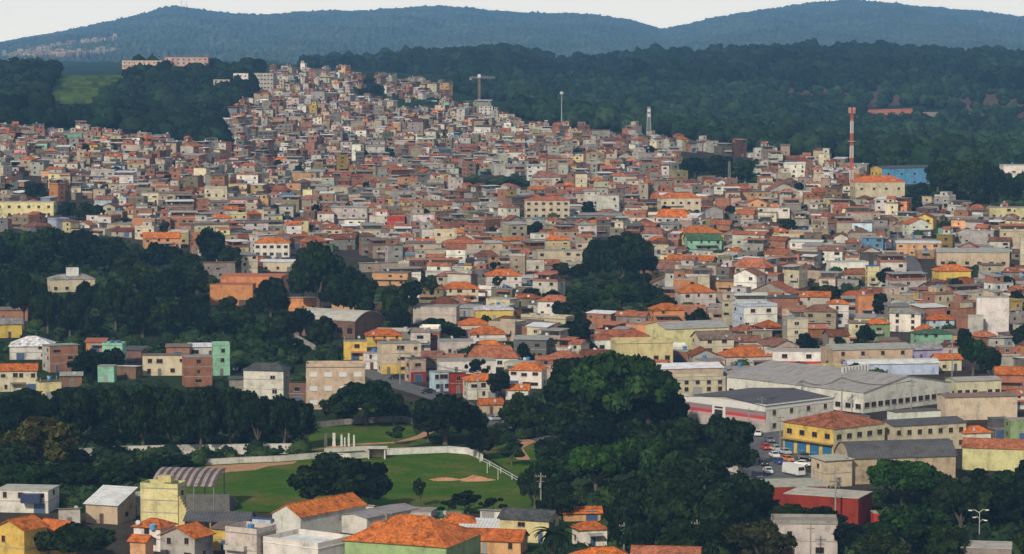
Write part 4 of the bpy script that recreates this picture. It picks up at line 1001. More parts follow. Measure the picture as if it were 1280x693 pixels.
    H(552, 598, 361, 378, 4, .7, 'cream', 'hip', 'bright tile', 2, 'cream house with wide bright orange hip roof in the middle', 'the cream orange-roofed house')
    H(606, 652, 345, 362, 4, .7, 'white', 'hip', 'bright tile', 2, 'white house with orange roof and balcony row in the middle', 'the balcony house')
    H(592, 642, 388, 402, 4, .7, 'yellow', 'hip', 'white sheet', 1, 'amber house with pale sheet roof in the middle', 'the amber house', rise=1.2)
    H(672, 716, 377, 398, -8, .7, 'white', 'hip', 'tile', 2, 'white house with arched openings and red-brown roof beside the dark trees', 'the white arched house', nwin=4)
    H(484, 506, 271, 285, 0, .8, 'red', 'flat', 'tile', 2, 'vivid crimson house standing out on the hillside', 'the crimson house')
    H(670, 728, 314, 332, 4, .5, 'cream', 'flat', 'concrete', 2, 'pale cream terrace of houses beside the tall dark tree clump', 'the cream terrace', nwin=5)
    H(655, 712, 251, 274, 3, .4, 'cream', 'hip', 'tile', 3, 'wide cream apartment house with long balconies', 'the wide balcony block', nwin=6, big=True, extras=False, rise=1.4)
    H(747, 774, 245, 270, 20, .9, 'white', 'flat', 'concrete', 3, 'tall white rounded-looking house high on the slope', 'the tall white house')
    H(822, 876, 248, 268, 8, .5, 'cream', 'hip', 'bright tile', 2, 'cream house with orange roof and many windows on the slope', 'the many-windowed cream house', nwin=5, big=True)
    H(-6, 68, 253, 272, 0, .3, 'pale yellow', 'flat', 'pale concrete', 2, 'long pale yellow school block at the edge of the hillside', 'the long pale yellow block', nwin=6, extras=False, big=True, **HN)
    H(842, 905, 293, 305, 12, .7, 'yellow', 'hip', 'bright tile', 1, 'large house with spreading orange roofs beside the green-roofed house', 'the spreading orange roof')
    H(856, 902, 300, 314, 6, .7, 'mint', 'gable', 'green sheet', 2, 'house with sea green roof and walls', 'the sea green house')
    H(815, 832, 341, 353, -6, .9, 'yellow', 'flat', 'concrete', 2, 'bright yellow little house at the foot of the tall tree clump', 'the bright yellow little house')
    H(845, 895, 366, 385, 8, .8, 'pale grey', 'hip', 'bright tile', 2, 'pale house with bright orange roof right of the tall tree clump')
    # right-hand slope
    H(1113, 1162, 393, 416, -22, .8, 'white', 'hip', 'grey sheet', 3, 'three-storey cream-white house with grey hip roof', 'the three-storey cream-white house', nwin=2, extras=False, big=True, rise=1.6)
    H(1158, 1194, 400, 416, 8, .8, 'pale blue', 'hip', 'bright tile', 2, 'pale blue house with orange hip roof', 'the pale blue house')
    H(1142, 1192, 418, 434, 14, .7, 'mint', 'hip', 'green sheet', 2, 'mint house with dark green roof below the pale blue house', 'the dark green roof', rise=1.0)
    H(1082, 1114, 405, 430, 18, .8, 'green', 'hip', 'bright tile', 2, 'green house with orange roof beside the three-storey cream-white house', side='cream')
    H(1062, 1086, 404, 432, -8, .8, 'cream', 'shed', 'brown sheet', 3, 'narrow cream three-storey house with balconies beside the green house')
    H(1072, 1094, 370, 396, 4, .9, 'orange', 'flat', 'tile', 3, 'tall orange-yellow house with terraces', 'the tall orange-yellow house')
    H(1222, 1264, 372, 424, -6, .5, 'white', 'flat', 'pale concrete', 5, 'tall blank white slab building without windows', 'the tall blank white slab', nwin=0, sidewin=False, door=False, extras=False, big=True, **HN)
    H(1212, 1232, 395, 426, -6, .6, 'pale grey', 'flat', 'pale concrete', 2, 'low pale annex against the tall blank white slab', nwin=0, sidewin=False, door=False, extras=False, big=True, **HN)
    H(1170, 1264, 316, 334, -6, .45, 'beige', 'low gable', 'grey sheet', 1, 'long grey warehouse with pale metal roof on the slope', 'the grey slope warehouse', cat='warehouse', name='warehouse', nwin=6, sidewin=False, extras=False, big=True)
    H(1168, 1214, 339, 356, 10, .7, 'yellow', 'hip', 'bright tile', 1, 'yellow house with bright orange roof below the grey slope warehouse', 'the yellow house under the warehouse')
    H(1034, 1086, 328, 342, 8, .5, 'white', 'flat', 'pale concrete', 1, 'long white house beside the blue-roofed tower house', 'the long white house', nwin=4)
    H(1084, 1100, 333, 362, 6, 1, 'pale yellow', 'flat', 'blue sheet', 4, 'slim yellow tower house with blue roof', 'the blue-roofed tower house', extras=False)
    H(1078, 1108, 298, 318, -14, .7, 'blue', 'shed', 'grey sheet', 3, 'blue three-storey house at the top of the sloping street', 'the blue house')
    H(1130, 1164, 280, 296, 14, .7, 'white', 'gable', 'bright tile', 2, 'white house with red gable roof beside the sloping street', 'the red-gabled white house', axis='y')
    H(1088, 1168, 211, 232, 22, .4, 'blue', 'low gable', 'dark sheet', 2, 'blue and yellow painted school hall with dark roof on the crest', 'the blue hall on the crest', nwin=4, extras=False, big=True, side='yellow', **HN)
    H(1064, 1130, 228, 252, 6, .5, 'cream', 'hip', 'bright tile', 2, 'beige block with orange roof below the blue hall', 'the beige block under the blue hall', nwin=4, extras=False, big=True, **HN)
    H(1236, 1290, 260, 274, 0, .5, 'pale yellow', 'flat', 'concrete', 2, 'pale yellow terrace at the edge of the crest trees', nwin=6)
    H(1252, 1290, 207, 240, 0, .8, 'white', 'flat', 'pale concrete', 3, 'white house on the crest beyond the crest trees')
    # far crests
    H(155, 216, 76, 86, 0, .3, 'pale pink', 'flat', 'tile', 2, 'long pink school block on the left hill crest', 'the pink school block', Y=2640, nwin=10, extras=False, big=True, **HN)
    H(208, 262, 72, 86, 0, .3, 'pale pink', 'flat', 'tile', 3, 'taller pink school block on the left hill crest', Y=2650, nwin=8, extras=False, big=True, **HN)
    H(500, 546, 128, 136, 0, .4, 'pale grey', 'low gable', 'white sheet', 1, 'long pale-roofed shed high on the hill', 'the long pale shed', Y=2560, cat='warehouse', name='warehouse', nwin=0, extras=False, big=True)
    H(318, 346, 92, 112, -14, .5, 'pale grey', 'flat', 'pale concrete', 4, 'stepped white apartment block on the left rim of the hill of houses', 'the stepped white apartments', Y=2560, nwin=6, extras=False, big=True, **HN)
    H(293, 311, 92, 103, 0, .5, 'white', 'flat', 'pale concrete', 2, 'small white house pair at the top of the left wood', Y=2500, nwin=3, extras=False, big=True)
    H(268, 288, 100, 108, 0, .5, 'pale grey', 'shed', 'tile', 2, 'white house with pinkish roof sunk in the left wood', Y=2420, nwin=3, extras=False, big=True)
    H(598, 616, 133, 144, 4, .8, 'white', 'flat', 'pale concrete', 3, 'white box building below the crane', 'the white box building', nwin=3, extras=False, big=True, **HN)

def build_heroes():
    for k, q in enumerate(HB):
        kw = dict(q['kw']); a = q['a']
        rnd.seed(900 + k)
        if not kw.get('big') and kw.get('nwin', 1) and q['cat'] == 'house': kw['messy'] = True; kw['extras'] = kw.get('extras', True) or rnd.random() < .5
        parts = house(q['w'], q['d'], q['st'], q['wall'], q['rk'], q['rc'], h=q['h'], floor_h=q['h'] / q['st'], **kw)
        q['root'] = put_house(parts, q['X'], q['Y'], q['Z'], q['yaw'], q['label'], q['cat'], q['name'], q['grp'], pxsize=a[1] - a[0])

WSEQ = ['white', 'cream', 'brick', 'brick', 'beige', 'grey', 'pale grey', 'white', 'cream', 'peach', 'pale yellow', 'yellow', 'orange', 'brown', 'pink', 'mint', 'green', 'blue', 'pale blue', 'lilac', 'red', 'pale pink']
def wall_pick(px, py):
    far = max(0, min(1, (330 - py) / 150)); brickness = far * max(.25, 1 - abs(px - 330) / 420)
    wts = [13, 11, 4 + 10 * brickness, 4 + 9 * brickness, 12, 5, 8, 9, 7, 5, 4, 1.5, 1.3, 3 + 4 * brickness, 1.8, .8, .5, .55, 1.6, .25, .2, 5 + 4 * far]
    return rnd.choices(WSEQ, wts)[0]

def auto_spec(px, py, D):
    wall = wall_pick(px, py); side = rnd.choices([None, 'grey', 'brick', 'pale grey', 'brown'], [5, 2, 3, 2, .6])[0]
    near = max(0, min(1, (py - 130) / 170)); right = max(0, min(1, (px - 250) / 500))
    tile = .07 + .30 * near * (.35 + .65 * right)
    rk = rnd.choices(['hip', 'gable', 'flat', 'parapet', 'shed'], [tile * .55, tile * .45, .26, .26, .34 * (1.2 - .4 * near)])[0]
    if rk in ('hip', 'gable'): rc = rnd.choices(['bright tile', 'tile', 'old tile', 'grey sheet'], [3, 5, 4, .6])[0]
    elif rk == 'shed': rc = rnd.choices(['grey sheet', 'brown sheet', 'white sheet', 'dark sheet', 'tile', 'old tile', 'blue sheet', 'green sheet'], [6, 4, 5, 2.4, 1.2, 1.6, .15, .15])[0]
    else: rc = rnd.choices(['concrete', 'dark concrete', 'pale concrete'], [5, 2.4, 3.5])[0]
    st = rnd.choices([1, 2, 3, 4], [.42, .42, .14, .02])[0]
    w = (rnd.uniform(3.8, 7.2) if rnd.random() < .85 else rnd.uniform(8, 13)) * (1 + .55 * near ** 2); d = rnd.uniform(5, 8.5)
    ang = 22 * math.sin(px / 170 + py / 60) + 16 * math.sin(px / 61 - py / 33) + rnd.uniform(-9, 9)
    top = rnd.choice(['brick', 'pale grey', wall, 'brick', 'beige']) if rnd.random() < .35 else None
    wk = rnd.choices(['brown', 'white', 'metal', 'bare'], [4, 2, 3, 2])[0]; terr = rnd.random() < .5
    return dict(w=w, d=d, st=st, wall=wall, roofk=rk, roofc=rc, side=side, top=top, wk=wk, axis=rnd.choice('xy'), terrace=terr, messy=True, auto=True, floor_h=rnd.uniform(2.35, 2.85)), R(ang)

NOHOUSE = [
 [(-300, 296), (60, 290), (205, 305), (262, 330), (262, 350), (300, 345), (355, 350), (380, 335), (420, 330), (475, 350), (535, 385), (528, 408), (480, 412), (470, 470), (560, 500), (690, 500), (720, 462), (870, 478), (1500, 470), (1500, 720), (-300, 720)],
 [(738, 300), (815, 300), (822, 362), (735, 362)], [(566, 222), (662, 220), (668, 247), (566, 249)], [(846, 190), (950, 200), (950, 236), (846, 232)], [(70, 252), (132, 252), (132, 282), (75, 282)],
 [(688, 348), (745, 346), (855, 384), (852, 402), (745, 402), (740, 412), (688, 400)], [(1192, 436), (1245, 430), (1250, 480), (1190, 480)], [(972, 362), (1058, 362), (1060, 394), (972, 394)],
 [(1104, 292), (1128, 292), (1160, 352), (1118, 352)], [(28, 222), (62, 222), (62, 254), (28, 254)], [(1100, 240), (1300, 196), (1300, 258), (1110, 262)], [(352, 322), (372, 316), (440, 320), (470, 345), (350, 345)],
 [(505, 395), (580, 395), (580, 428), (505, 428)], [(695, 405), (742, 405), (742, 445), (695, 445)], [(968, 276), (1000, 276), (1000, 294), (968, 294)], [(1060, 262), (1098, 262), (1098, 288), (1060, 288)],
]
SMALLTREES = []
def plan_autos():
    """where houses stand: rows across the hillside, each on its own patch of ground"""
    rnd.seed(4242)
    cand = []; occ = {}
    def hit(X, Y, r):
        gx, gy = int(X // 12), int(Y // 12)
        for i in (-1, 0, 1):
            for j in (-1, 0, 1):
                for (a, b, rr) in occ.get((gx + i, gy + j), ()):
                    if (a - X) ** 2 + (b - Y) ** 2 < ((r + rr) * .70) ** 2: return True
        return False
    y = 478.0
    while y > 84:
        D = unproject(640, y)[1] if y > 160 else 2000 + (160 - y) * 14
        hp = 5.0 * F / D; x = -130 + rnd.uniform(0, 10)
        while x < 1410:
            X, Y, Z = unproject(x, y + rnd.uniform(-.35, .35) * hp)
            sp, ang = auto_spec(x, y, Y); wp = sp['w'] * F / Y
            px, py = x + wp / 2, y
            x += wp * rnd.uniform(.92, 1.12)
            X, Y, Z = unproject(px, py + rnd.uniform(-.3, .3) * hp)
            qx, qy = project(X, Y, Z)
            if Y > 3150 or not (in_poly(qx, qy, URBAN) or in_poly(qx, qy, RIDGE_PATCH)): continue
            if any(in_poly(qx, qy, g) for g in NOHOUSE): continue
            q01 = rnd.random()
            if q01 < .028 and qy > 120: SMALLTREES.append((X, Y, Z)); continue
            if q01 < .095: GAPS.append((X, Y, Z)); GAPS.append((X + rnd.uniform(-4, 4), Y + rnd.uniform(-3, 3), Z)); continue
            for attempt in (0, 1):
              if attempt: sp['st'] = 1; sp['top'] = None; sp['terrace'] = False
              hgt = (sp['st'] * 2.75 + .6 + (2.6 if sp['top'] or sp['terrace'] else 0)) * F / Y; bad = 0; hw = wp * .5
              for h in HB:
                  xl, xr, yt, yb = h['a']
                  if h['Y0'] > Y + 1:
                      if qx + hw > xl + 1 and qx - hw < xr - 1 and qy - hgt < yb - .3 * (yb - yt) and qy > yt: bad = 1; break
                  if abs(h['X'] - X) < h['rad'] + 5 and abs(h['Y'] - Y) < h['rad'] + 5:
                      dx, dy = X - h['X'], Y - h['Y']; ca, sa = math.cos(h['yaw']), math.sin(h['yaw'])
                      u, v = dx * ca + dy * sa, -dx * sa + dy * ca
                      if abs(u) < h['w'] / 2 + sp['w'] * .45 and abs(v) < h['d'] / 2 + sp['d'] * .5: bad = 2; break
              if bad != 1: break
            if True:
              r = (sp['w'] + sp['d']) / 4
              if bad == 1 and rnd.random() < .5: GAPS.append((X, Y, Z))
              if bad or hit(X, Y, r): continue
              occ.setdefault((int(X // 12), int(Y // 12)), []).append((X, Y, r))
              cand.append(dict(X=X, Y=Y, Z=Z, sp=sp, ang=ang, px=qx, py=qy, size=wp))
        y -= hp * .345
    return cand
# ------------------------------------------------------------------ trees in the park and among the houses
def T(px, yb, wpx, hpx, kind='broad', green='dark', label=None, name=None):
    X, Y, Z = unproject(px, yb); s = Y / F
    return tree(X, Y, Z, wpx * s * 1.12, hpx * s * 1.03, kind, green, label=label, name=name)

def build_trees():
    rnd.seed(77)
    # grove behind the mint green house, back to front
    for a in [(20, 338, 70, 52, 'umbrella', 'mid'), (-20, 345, 70, 50), (65, 334, 70, 50, 'broad', 'mid'), (105, 338, 66, 52), (45, 345, 60, 46), (140, 345, 60, 46), (165, 350, 50, 38), (10, 375, 70, 46), (-25, 385, 60, 50),
              (265, 342, 52, 58, 'broad'), (200, 350, 62, 48, 'umbrella', 'dark'), (235, 356, 50, 40), (288, 345, 36, 38), (175, 375, 58, 44), (215, 388, 66, 56, 'broad'), (248, 380, 46, 46), (30, 412, 60, 72, 'umbrella'), (60, 420, 52, 60, 'umbrella'),
              (110, 412, 62, 62, 'umbrella'), (145, 420, 60, 72, 'umbrella', 'dark'), (178, 422, 50, 60), (205, 425, 46, 50), (88, 425, 46, 48), (240, 415, 44, 46, 'broad'), (258, 426, 36, 34), (280, 425, 42, 34, 'broad', 'mid'), (305, 415, 36, 32), (285, 396, 34, 26), (318, 398, 34, 28),
              (338, 404, 48, 58, 'broad'), (345, 432, 44, 38), (320, 432, 40, 30, 'broad', 'mid'), (375, 428, 50, 44), (398, 440, 44, 40), (405, 425, 34, 30), (340, 448, 40, 24, 'small', 'mid'), (368, 446, 36, 26, 'small', 'dark'), (300, 448, 34, 20, 'small', 'mid'),
              (125, 432, 40, 24, 'small'), (140, 470, 42, 36, 'broad'), (112, 474, 36, 38, 'broad'), (100, 478, 34, 36, 'tall')]: T(*a)
    # big trees beside the orange building
    for a in [(398, 392, 74, 92, 'broad'), (440, 402, 66, 70, 'broad'), (425, 392, 50, 50), (378, 380, 40, 48), (492, 412, 40, 56), (512, 404, 40, 60, 'tall'), (500, 420, 38, 36), (456, 410, 34, 40), (535, 378, 30, 34)]: T(*a)
    # line of tall dark trees behind the field
    for a in [(-15, 565, 70, 72), (22, 568, 66, 74, 'broad'), (60, 560, 60, 68), (98, 566, 64, 84), (140, 562, 62, 82), (178, 568, 66, 88), (215, 566, 60, 82), (250, 570, 62, 86), (286, 566, 60, 84), (322, 568, 64, 80), (355, 566, 60, 74), (378, 560, 42, 60),
              (50, 590, 96, 72, 'broad', 'olive'), (130, 580, 42, 56, 'tall', 'dark'), (15, 600, 60, 50, 'broad', 'dark'), (120, 512, 50, 28), (300, 512, 46, 26), (200, 508, 60, 26), (260, 508, 46, 26), (30, 512, 60, 26, 'broad', 'mid'), (80, 508, 40, 24)]: T(*a)
    # low spreading trees in front of them
    for a in [(30, 622, 84, 44, 'umbrella', 'mid'), (88, 618, 80, 42, 'umbrella', 'dark'), (140, 616, 70, 40, 'umbrella', 'mid'), (178, 606, 50, 34, 'umbrella'), (222, 590, 60, 24, 'small', 'dark'), (190, 596, 50, 26, 'small', 'mid'), (200, 583, 46, 18, 'small', 'dark'), (265, 575, 40, 12, 'small', 'mid')]: T(*a)
    T(98, 706, 122, 52, 'umbrella', 'dark', 'dark spreading tree at the bottom beside the yellow gabled house')
    # park round the field
    for a in [(458, 532, 104, 58, 'umbrella', 'mid'), (425, 530, 50, 40, 'broad', 'dark'), (492, 532, 42, 44), (556, 556, 88, 66, 'broad', 'dark'), (535, 552, 50, 44), (588, 552, 44, 46), (600, 575, 46, 40), (495, 556, 30, 24, 'small', 'mid'), (620, 566, 36, 32), (650, 548, 54, 58, 'broad'), (625, 500, 34, 38),
              (680, 545, 46, 44), (640, 582, 40, 30, 'small', 'mid')]: T(*a)
    T(416, 640, 112, 74, 'broad', 'dark', 'big dark round tree in front of the football field')
    T(462, 638, 74, 62, 'broad', 'dark', 'dark ragged tree merging with the big round tree at the field edge')
    T(525, 634, 24, 40, 'small', 'dark', 'slim young tree standing alone at the near edge of the field')
    T(585, 642, 60, 30, 'small', 'dark', 'low dark bush tree in the near corner of the field'); T(560, 645, 36, 22, 'small', 'dark'); T(615, 644, 40, 24, 'small', 'dark')
    # giant mass right of the field
    for a in [(770, 545, 170, 108, 'umbrella', 'mid'), (722, 530, 90, 84, 'broad', 'dark'), (810, 540, 90, 80, 'broad', 'dark'), (745, 545, 80, 60, 'broad'), (842, 540, 50, 50), (700, 560, 70, 56), (740, 582, 90, 62, 'broad'), (690, 590, 60, 44), (800, 578, 76, 54), (850, 590, 76, 70, 'broad'), (905, 585, 92, 68, 'umbrella', 'dark'),
              (925, 600, 50, 50), (745, 628, 110, 78, 'umbrella', 'bright'), (690, 630, 76, 62, 'broad', 'mid'), (808, 618, 90, 74, 'umbrella', 'mid'), (668, 636, 44, 60, 'broad', 'dark'), (700, 650, 60, 46), (870, 640, 96, 84, 'broad'), (800, 668, 86, 82, 'broad'), (840, 690, 100, 94, 'broad'), (780, 690, 60, 70),
              (915, 668, 84, 80, 'broad'), (895, 700, 100, 92, 'broad'), (945, 652, 60, 56), (950, 712, 90, 66, 'broad', 'olive'), (800, 708, 50, 60), (860, 720, 90, 70)]: T(*a)
    # bottom right
    for a in [(1130, 646, 128, 76, 'umbrella', 'bright'), (1172, 650, 60, 60), (1200, 670, 76, 74, 'broad'), (1240, 660, 66, 66), (1275, 668, 62, 74, 'broad'), (1255, 630, 46, 44, 'broad', 'mid'), (1222, 618, 34, 38, 'tall'), (990, 664, 60, 36), (1030, 672, 66, 40), (1062, 700, 70, 48, 'broad'), (1140, 705, 106, 78, 'broad', 'mid'),
              (1100, 714, 70, 50), (1185, 716, 70, 60), (1285, 620, 40, 46), (1290, 706, 50, 60), (1150, 684, 70, 40), (960, 690, 40, 40)]: T(*a)
    # middle clumps
    for a in [(778, 358, 70, 68, 'broad'), (750, 356, 44, 58), (805, 356, 40, 60), (765, 372, 50, 30), (700, 350, 34, 22), (722, 352, 30, 22), (730, 398, 54, 34), (700, 402, 30, 26), (775, 388, 50, 36, 'broad', 'mid'), (808, 388, 44, 36), (830, 392, 34, 24), (760, 402, 40, 22, 'broad', 'mid'), (665, 378, 30, 18), (690, 380, 26, 18), (718, 440, 42, 42), (735, 448, 24, 24), (728, 418, 30, 20),
              (545, 425, 50, 28, 'broad', 'mid'), (525, 428, 30, 22), (570, 425, 28, 16), (590, 246, 34, 20), (615, 245, 30, 18), (640, 244, 34, 20), (572, 247, 20, 12), (690, 228, 26, 12), (720, 230, 26, 12), (868, 226, 42, 30), (900, 228, 46, 34), (932, 226, 30, 26), (885, 234, 30, 16), (852, 222, 24, 14), (810, 200, 26, 18), (1005, 202, 0.1, .1)][:-1]: T(*a)
    for a in [(1172, 240, 40, 40), (1196, 248, 44, 48), (1226, 246, 40, 46), (1250, 246, 36, 34), (1180, 246, 44, 40), (1210, 250, 52, 50), (1240, 252, 40, 42), (1150, 250, 34, 22), (1262, 256, 34, 34), (1195, 262, 50, 20), (1225, 262, 40, 20), (1140, 256, 26, 14), (1278, 250, 30, 36), (85, 278, 28, 26), (108, 280, 30, 28), (122, 276, 22, 20), (44, 252, 34, 24), (28, 186, 26, 20), (146, 222, 18, 14), (165, 170, 14, 9), (395, 277, 18, 24, 'tall'), (1030, 386, 56, 30), (1005, 386, 28, 20),
              (1108, 362, 30, 28), (1256, 370, 34, 26), (1100, 396, 26, 30), (1216, 470, 46, 48, 'broad', 'bright'), (1238, 474, 36, 40), (1206, 440, 26, 26), (1256, 462, 34, 20), (984, 292, 32, 18), (1078, 288, 34, 22), (1112, 448, 34, 16), (1075, 448, 34, 24), (895, 395, 20, 14), (1048, 440, 22, 22), (1290, 240, 30, 36), (472, 124, 22, 18), (455, 122, 20, 12), (462, 108, 20, 12), (268, 82, 12, 10), (310, 100, 14, 10), (1016, 440, 30, 12), (940, 360, 18, 14)]: T(*a)
    rnd.seed(5)
    k = 0
    for X, Y, Z in SMALLTREES:
        if len(TREES) >= 297: break
        px, py = project(X, Y, Z)
        if px < -20 or px > 1300: continue
        w = rnd.uniform(5, 10); tree(X, Y, Z, w, w * rnd.uniform(.8, 1.1), rnd.choice(['broad', 'broad', 'small']), 'dark'); k += 1
    # palm
    X, Y, Z = unproject(690, 700); s = Y / F
    root = link('palm_tree', None, None, (X, Y, Z)); root['category'] = 'palm tree'; root['label'] = 'dark palm tree with drooping fronds between orange roofs at the bottom edge'
    mb = MB(); Hh = 34 * s; mb.tube((0, 0, -1), (.3, 0, Hh), .24, .16, 'bark', (1, 1, 1), 8)
    cm = palm_crown(); 
    a = link('trunk', mb.mesh('trunk'), root); b = link('crown', cm, root, (.3, 0, Hh), 0, (1.9, 1.9, 1.6))
    X, Y, Z = unproject(745, 712)

# ------------------------------------------------------------------ the field and the park
def wall_line(name, pts, h, t, mat, col, label, cat='wall'):
    mb = MB()
    for (ax, ay), (bx, by) in zip(pts, pts[1:]):
        L = math.hypot(bx - ax, by - ay); a = math.atan2(by - ay, bx - ax); b = MB(); b.box(-t * .3, L, -t / 2, t / 2, -.2, h, mat, col); b.box(-t * .3, L, -t / 2 - .05, t / 2 + .05, h, h + .1, 'conc', tuple(c * .9 for c in col), True)
        mb.add(b, ax, ay, 0, a)
    o = link(name, mb.mesh(name)); o['label'] = label; o['category'] = cat; return o

def box_lathe_mound(name, cx, cy, rx, ry, h, seed):
    g = np.random.default_rng(seed); n, m = 40, 10; V = []; Fc = []
    for j in range(m + 1):
        r = j / m
        for k in range(n):
            t = 2 * math.pi * k / n; e = 1 + .12 * math.sin(3 * t + 1) + .08 * math.sin(5 * t)
            z = h * (math.cos(r * math.pi) + 1) / 2 * (1 + .25 * g.normal() * (0 < j < m)) if j < m else -.1
            V.append((cx + rx * r * e * math.cos(t), cy + ry * r * e * math.sin(t), max(z, -.1)))
    for j in range(m):
        for k in range(n): k2 = (k + 1) % n; Fc.append((j * n + k, j * n + k2, (j + 1) * n + k2, (j + 1) * n + k))
    me = bpy.data.meshes.new(name); me.from_pydata(V, [], [f[::-1] for f in Fc]); me.materials.append(M['sand']); me.update()
    if me.polygons[-1].normal.z < 0: me.flip_normals()
    return me

def build_park():
    flat_poly('football_field', [gp(*p) for p in FIELD], .012, 'grass')
    flat_poly('park_lawn', [gp(*p) for p in [(385, 546), (400, 535), (470, 530), (515, 533), (520, 545), (540, 553), (470, 566), (390, 565)]], .012, 'grass')
    flat_poly('field_verge', [gp(*p) for p in [(600, 560), (700, 545), (720, 600), (690, 640), (676, 640), (655, 602), (612, 572)]], .010, 'grass')
    strip('park_path', [gp(*p) for p in [(380, 563), (440, 556), (500, 553), (525, 546), (545, 535), (520, 530)]], 2.6, .02, 'sand')
    strip('park_path', [gp(*p) for p in [(612, 533), (640, 545), (662, 552), (645, 560), (655, 575)]], 3.2, .02, 'sand')
    strip('dirt_path', [gp(*p) for p in [(725, 612), (722, 622), (716, 632)]], 3.0, .02, 'sand')
    flat_poly('worn_ground', [gp(*p) for p in [(258, 583), (300, 580.5), (372, 577), (366, 580), (335, 583), (318, 588), (290, 590), (262, 593), (250, 590)]], .02, 'sand')
    strip('main_street', [gp(*p) for p in [(440, 462), (475, 470), (500, 482), (530, 490), (560, 500), (585, 512), (610, 522), (640, 535), (690, 550), (760, 562)]], 9, .03, 'road')
    strip('cross_street', [gp(*p) for p in [(928, 640), (945, 610), (955, 575), (962, 548), (958, 530), (948, 515)]], 16, .03, 'road')
    strip('car_park', [gp(*p) for p in [(940, 612), (975, 600), (1015, 592)]], 16, .034, 'road')
    pts = [unproject(px, py)[:2] for px, py in [(1112, 294), (1118, 305), (1126, 318), (1136, 330), (1142, 345)]]
    strip('sloping_street', pts, 9, .25, 'road')
    # walls
    wall_line('field_wall', [gp(*p) for p in [(246, 582), (300, 579), (350, 577), (400, 573), (438, 574), (462, 572)]], 1.3, .3, 'wall', (.6, .58, .52), 'long low white wall along the left far side of the football field')
    wall_line('field_wall', [gp(*p) for p in [(484, 569), (520, 567.5), (560, 566), (585, 568), (596, 572), (603, 577)]], 1.5, .3, 'wall', (.68, .67, .62), 'curving white wall behind the bright end of the football field')
    wall_line('field_wall', [gp(*p) for p in [(406, 566), (440, 564), (456, 563), (462, 567)]], 1.0, .3, 'wall', (.62, .6, .55), 'short white wall on the park side left of the field shelter')
    wall_line('boundary_wall', [gp(*p) for p in [(100, 574), (140, 571), (180, 570), (230, 569), (300, 568), (380, 567)]], 2.4, .3, 'wall', (.62, .6, .55), 'white boundary wall glimpsed between the trunks of the dark trees')
    wall_line('concrete_wall', [gp(*p) for p in [(352, 424), (372, 433), (394, 446)]], 3.5, .3, 'conc', (.4, .38, .33), 'grey concrete wall running down through the grove')
    wall_line('park_wall', [gp(*p) for p in [(390, 536), (430, 531), (500, 527), (515, 530)]], 1.4, .3, 'conc', (.34, .31, .29), 'low grey wall under the park trees')
    wall_line('street_wall', [gp(*p) for p in [(888, 583), (905, 587), (938, 596)]], 1.4, .4, 'wall', (.66, .64, .58), 'white wall bordering the wood beside the cross street')
    # handrail fence at the right end of the field
    root = link('field_fence', None, None, (0, 0, 0)); root['label'] = 'white rail fence at the right end of the football field'; root['category'] = 'fence'
    fp = [gp(*p) for p in [(600, 578), (612, 584), (626, 592), (640, 600), (650, 606)]]; r = MB()
    for a, b in zip(fp, fp[1:]):
        for z in (.7, 1.3): r.tube((*a, z), (*b, z), .07, .07, 'paint', (.7, .7, .66), 5)
    link('rail', r.mesh('rail'), root)
    for p in fp: m = MB(); m.tube((*p, -.2), (*p, 1.35), .09, .09, 'paint', (.7, .7, .66), 6); link('post', m.mesh('post'), root)
    # goal
    a, b = gp(609, 592), gp(622.5, 600); root = link('goal', None, None, (0, 0, 0)); root['label'] = 'white football goal frame beside the heap of red sand'; root['category'] = 'goal'
    for p in (a, b): m = MB(); m.tube((*p, 0), (*p, 2.5), .08, .08, 'paint', (.6, .6, .55), 6); link('post', m.mesh('post'), root)
    m = MB(); m.tube((*a, 2.5), (*b, 2.5), .08, .08, 'paint', (.6, .6, .55), 6); link('crossbar', m.mesh('crossbar'), root)
    # shelter
    x0, y0 = gp(460, 574); x1, y1 = gp(482, 573); root = link('field_shelter', None, None, ((x0 + x1) / 2, y0 + 1, 0)); root['label'] = 'small white open shelter with benches on the far side of the field'; root['category'] = 'shelter'
    w = (x1 - x0); m = MB(); m.box(-w / 2, -w / 2 + .3, -1.2, 1.6, 0, 2.5, 'wall', (.65, .63, .57)); m.box(w / 2 - .3, w / 2, -1.2, 1.6, 0, 2.5, 'wall', (.65, .63, .57)); m.box(-w / 2 + .3, w / 2 - .3, 1.3, 1.6, 0, 2.5, 'wall', (.42, .37, .28)); link('wall', m.mesh('wall'), root)
    m = MB(); m.box(-w / 2 - .5, w / 2 + .5, -1.6, 1.9, 2.503, 2.75, 'conc', (.62, .6, .55), True); link('roof', m.mesh('roof'), root)
    m = MB(); m.box(-w / 2 + .5, w / 2 - .5, .6, 1.1, .4, .5, 'paint', (.3, .2, .12), True); m.box(-w / 2 + .6, -w / 2 + .75, .6, 1.1, 0, .4, 'conc', (.3, .3, .3)); m.box(w / 2 - .75, w / 2 - .6, .6, 1.1, 0, .4, 'conc', (.3, .3, .3)); link('bench', m.mesh('bench'), root)
    # sand
    for cx, cy, wx, hh, lb in ((556, 600, 22, .5, 'long low strip of red sand on the football field'), (594, 600.5, 25, .85, 'heap of pale red sand at the end of the football field')):
        X, Y = gp(cx, cy); s = Y / F; o = link('sand_heap', box_lathe_mound('sand_heap', 0, 0, wx * s, wx * s * (.75 if hh > 1 else .5), hh, int(cx))); o.location = (X, Y, .01); o['label'] = lb; o['category'] = 'sand heap'
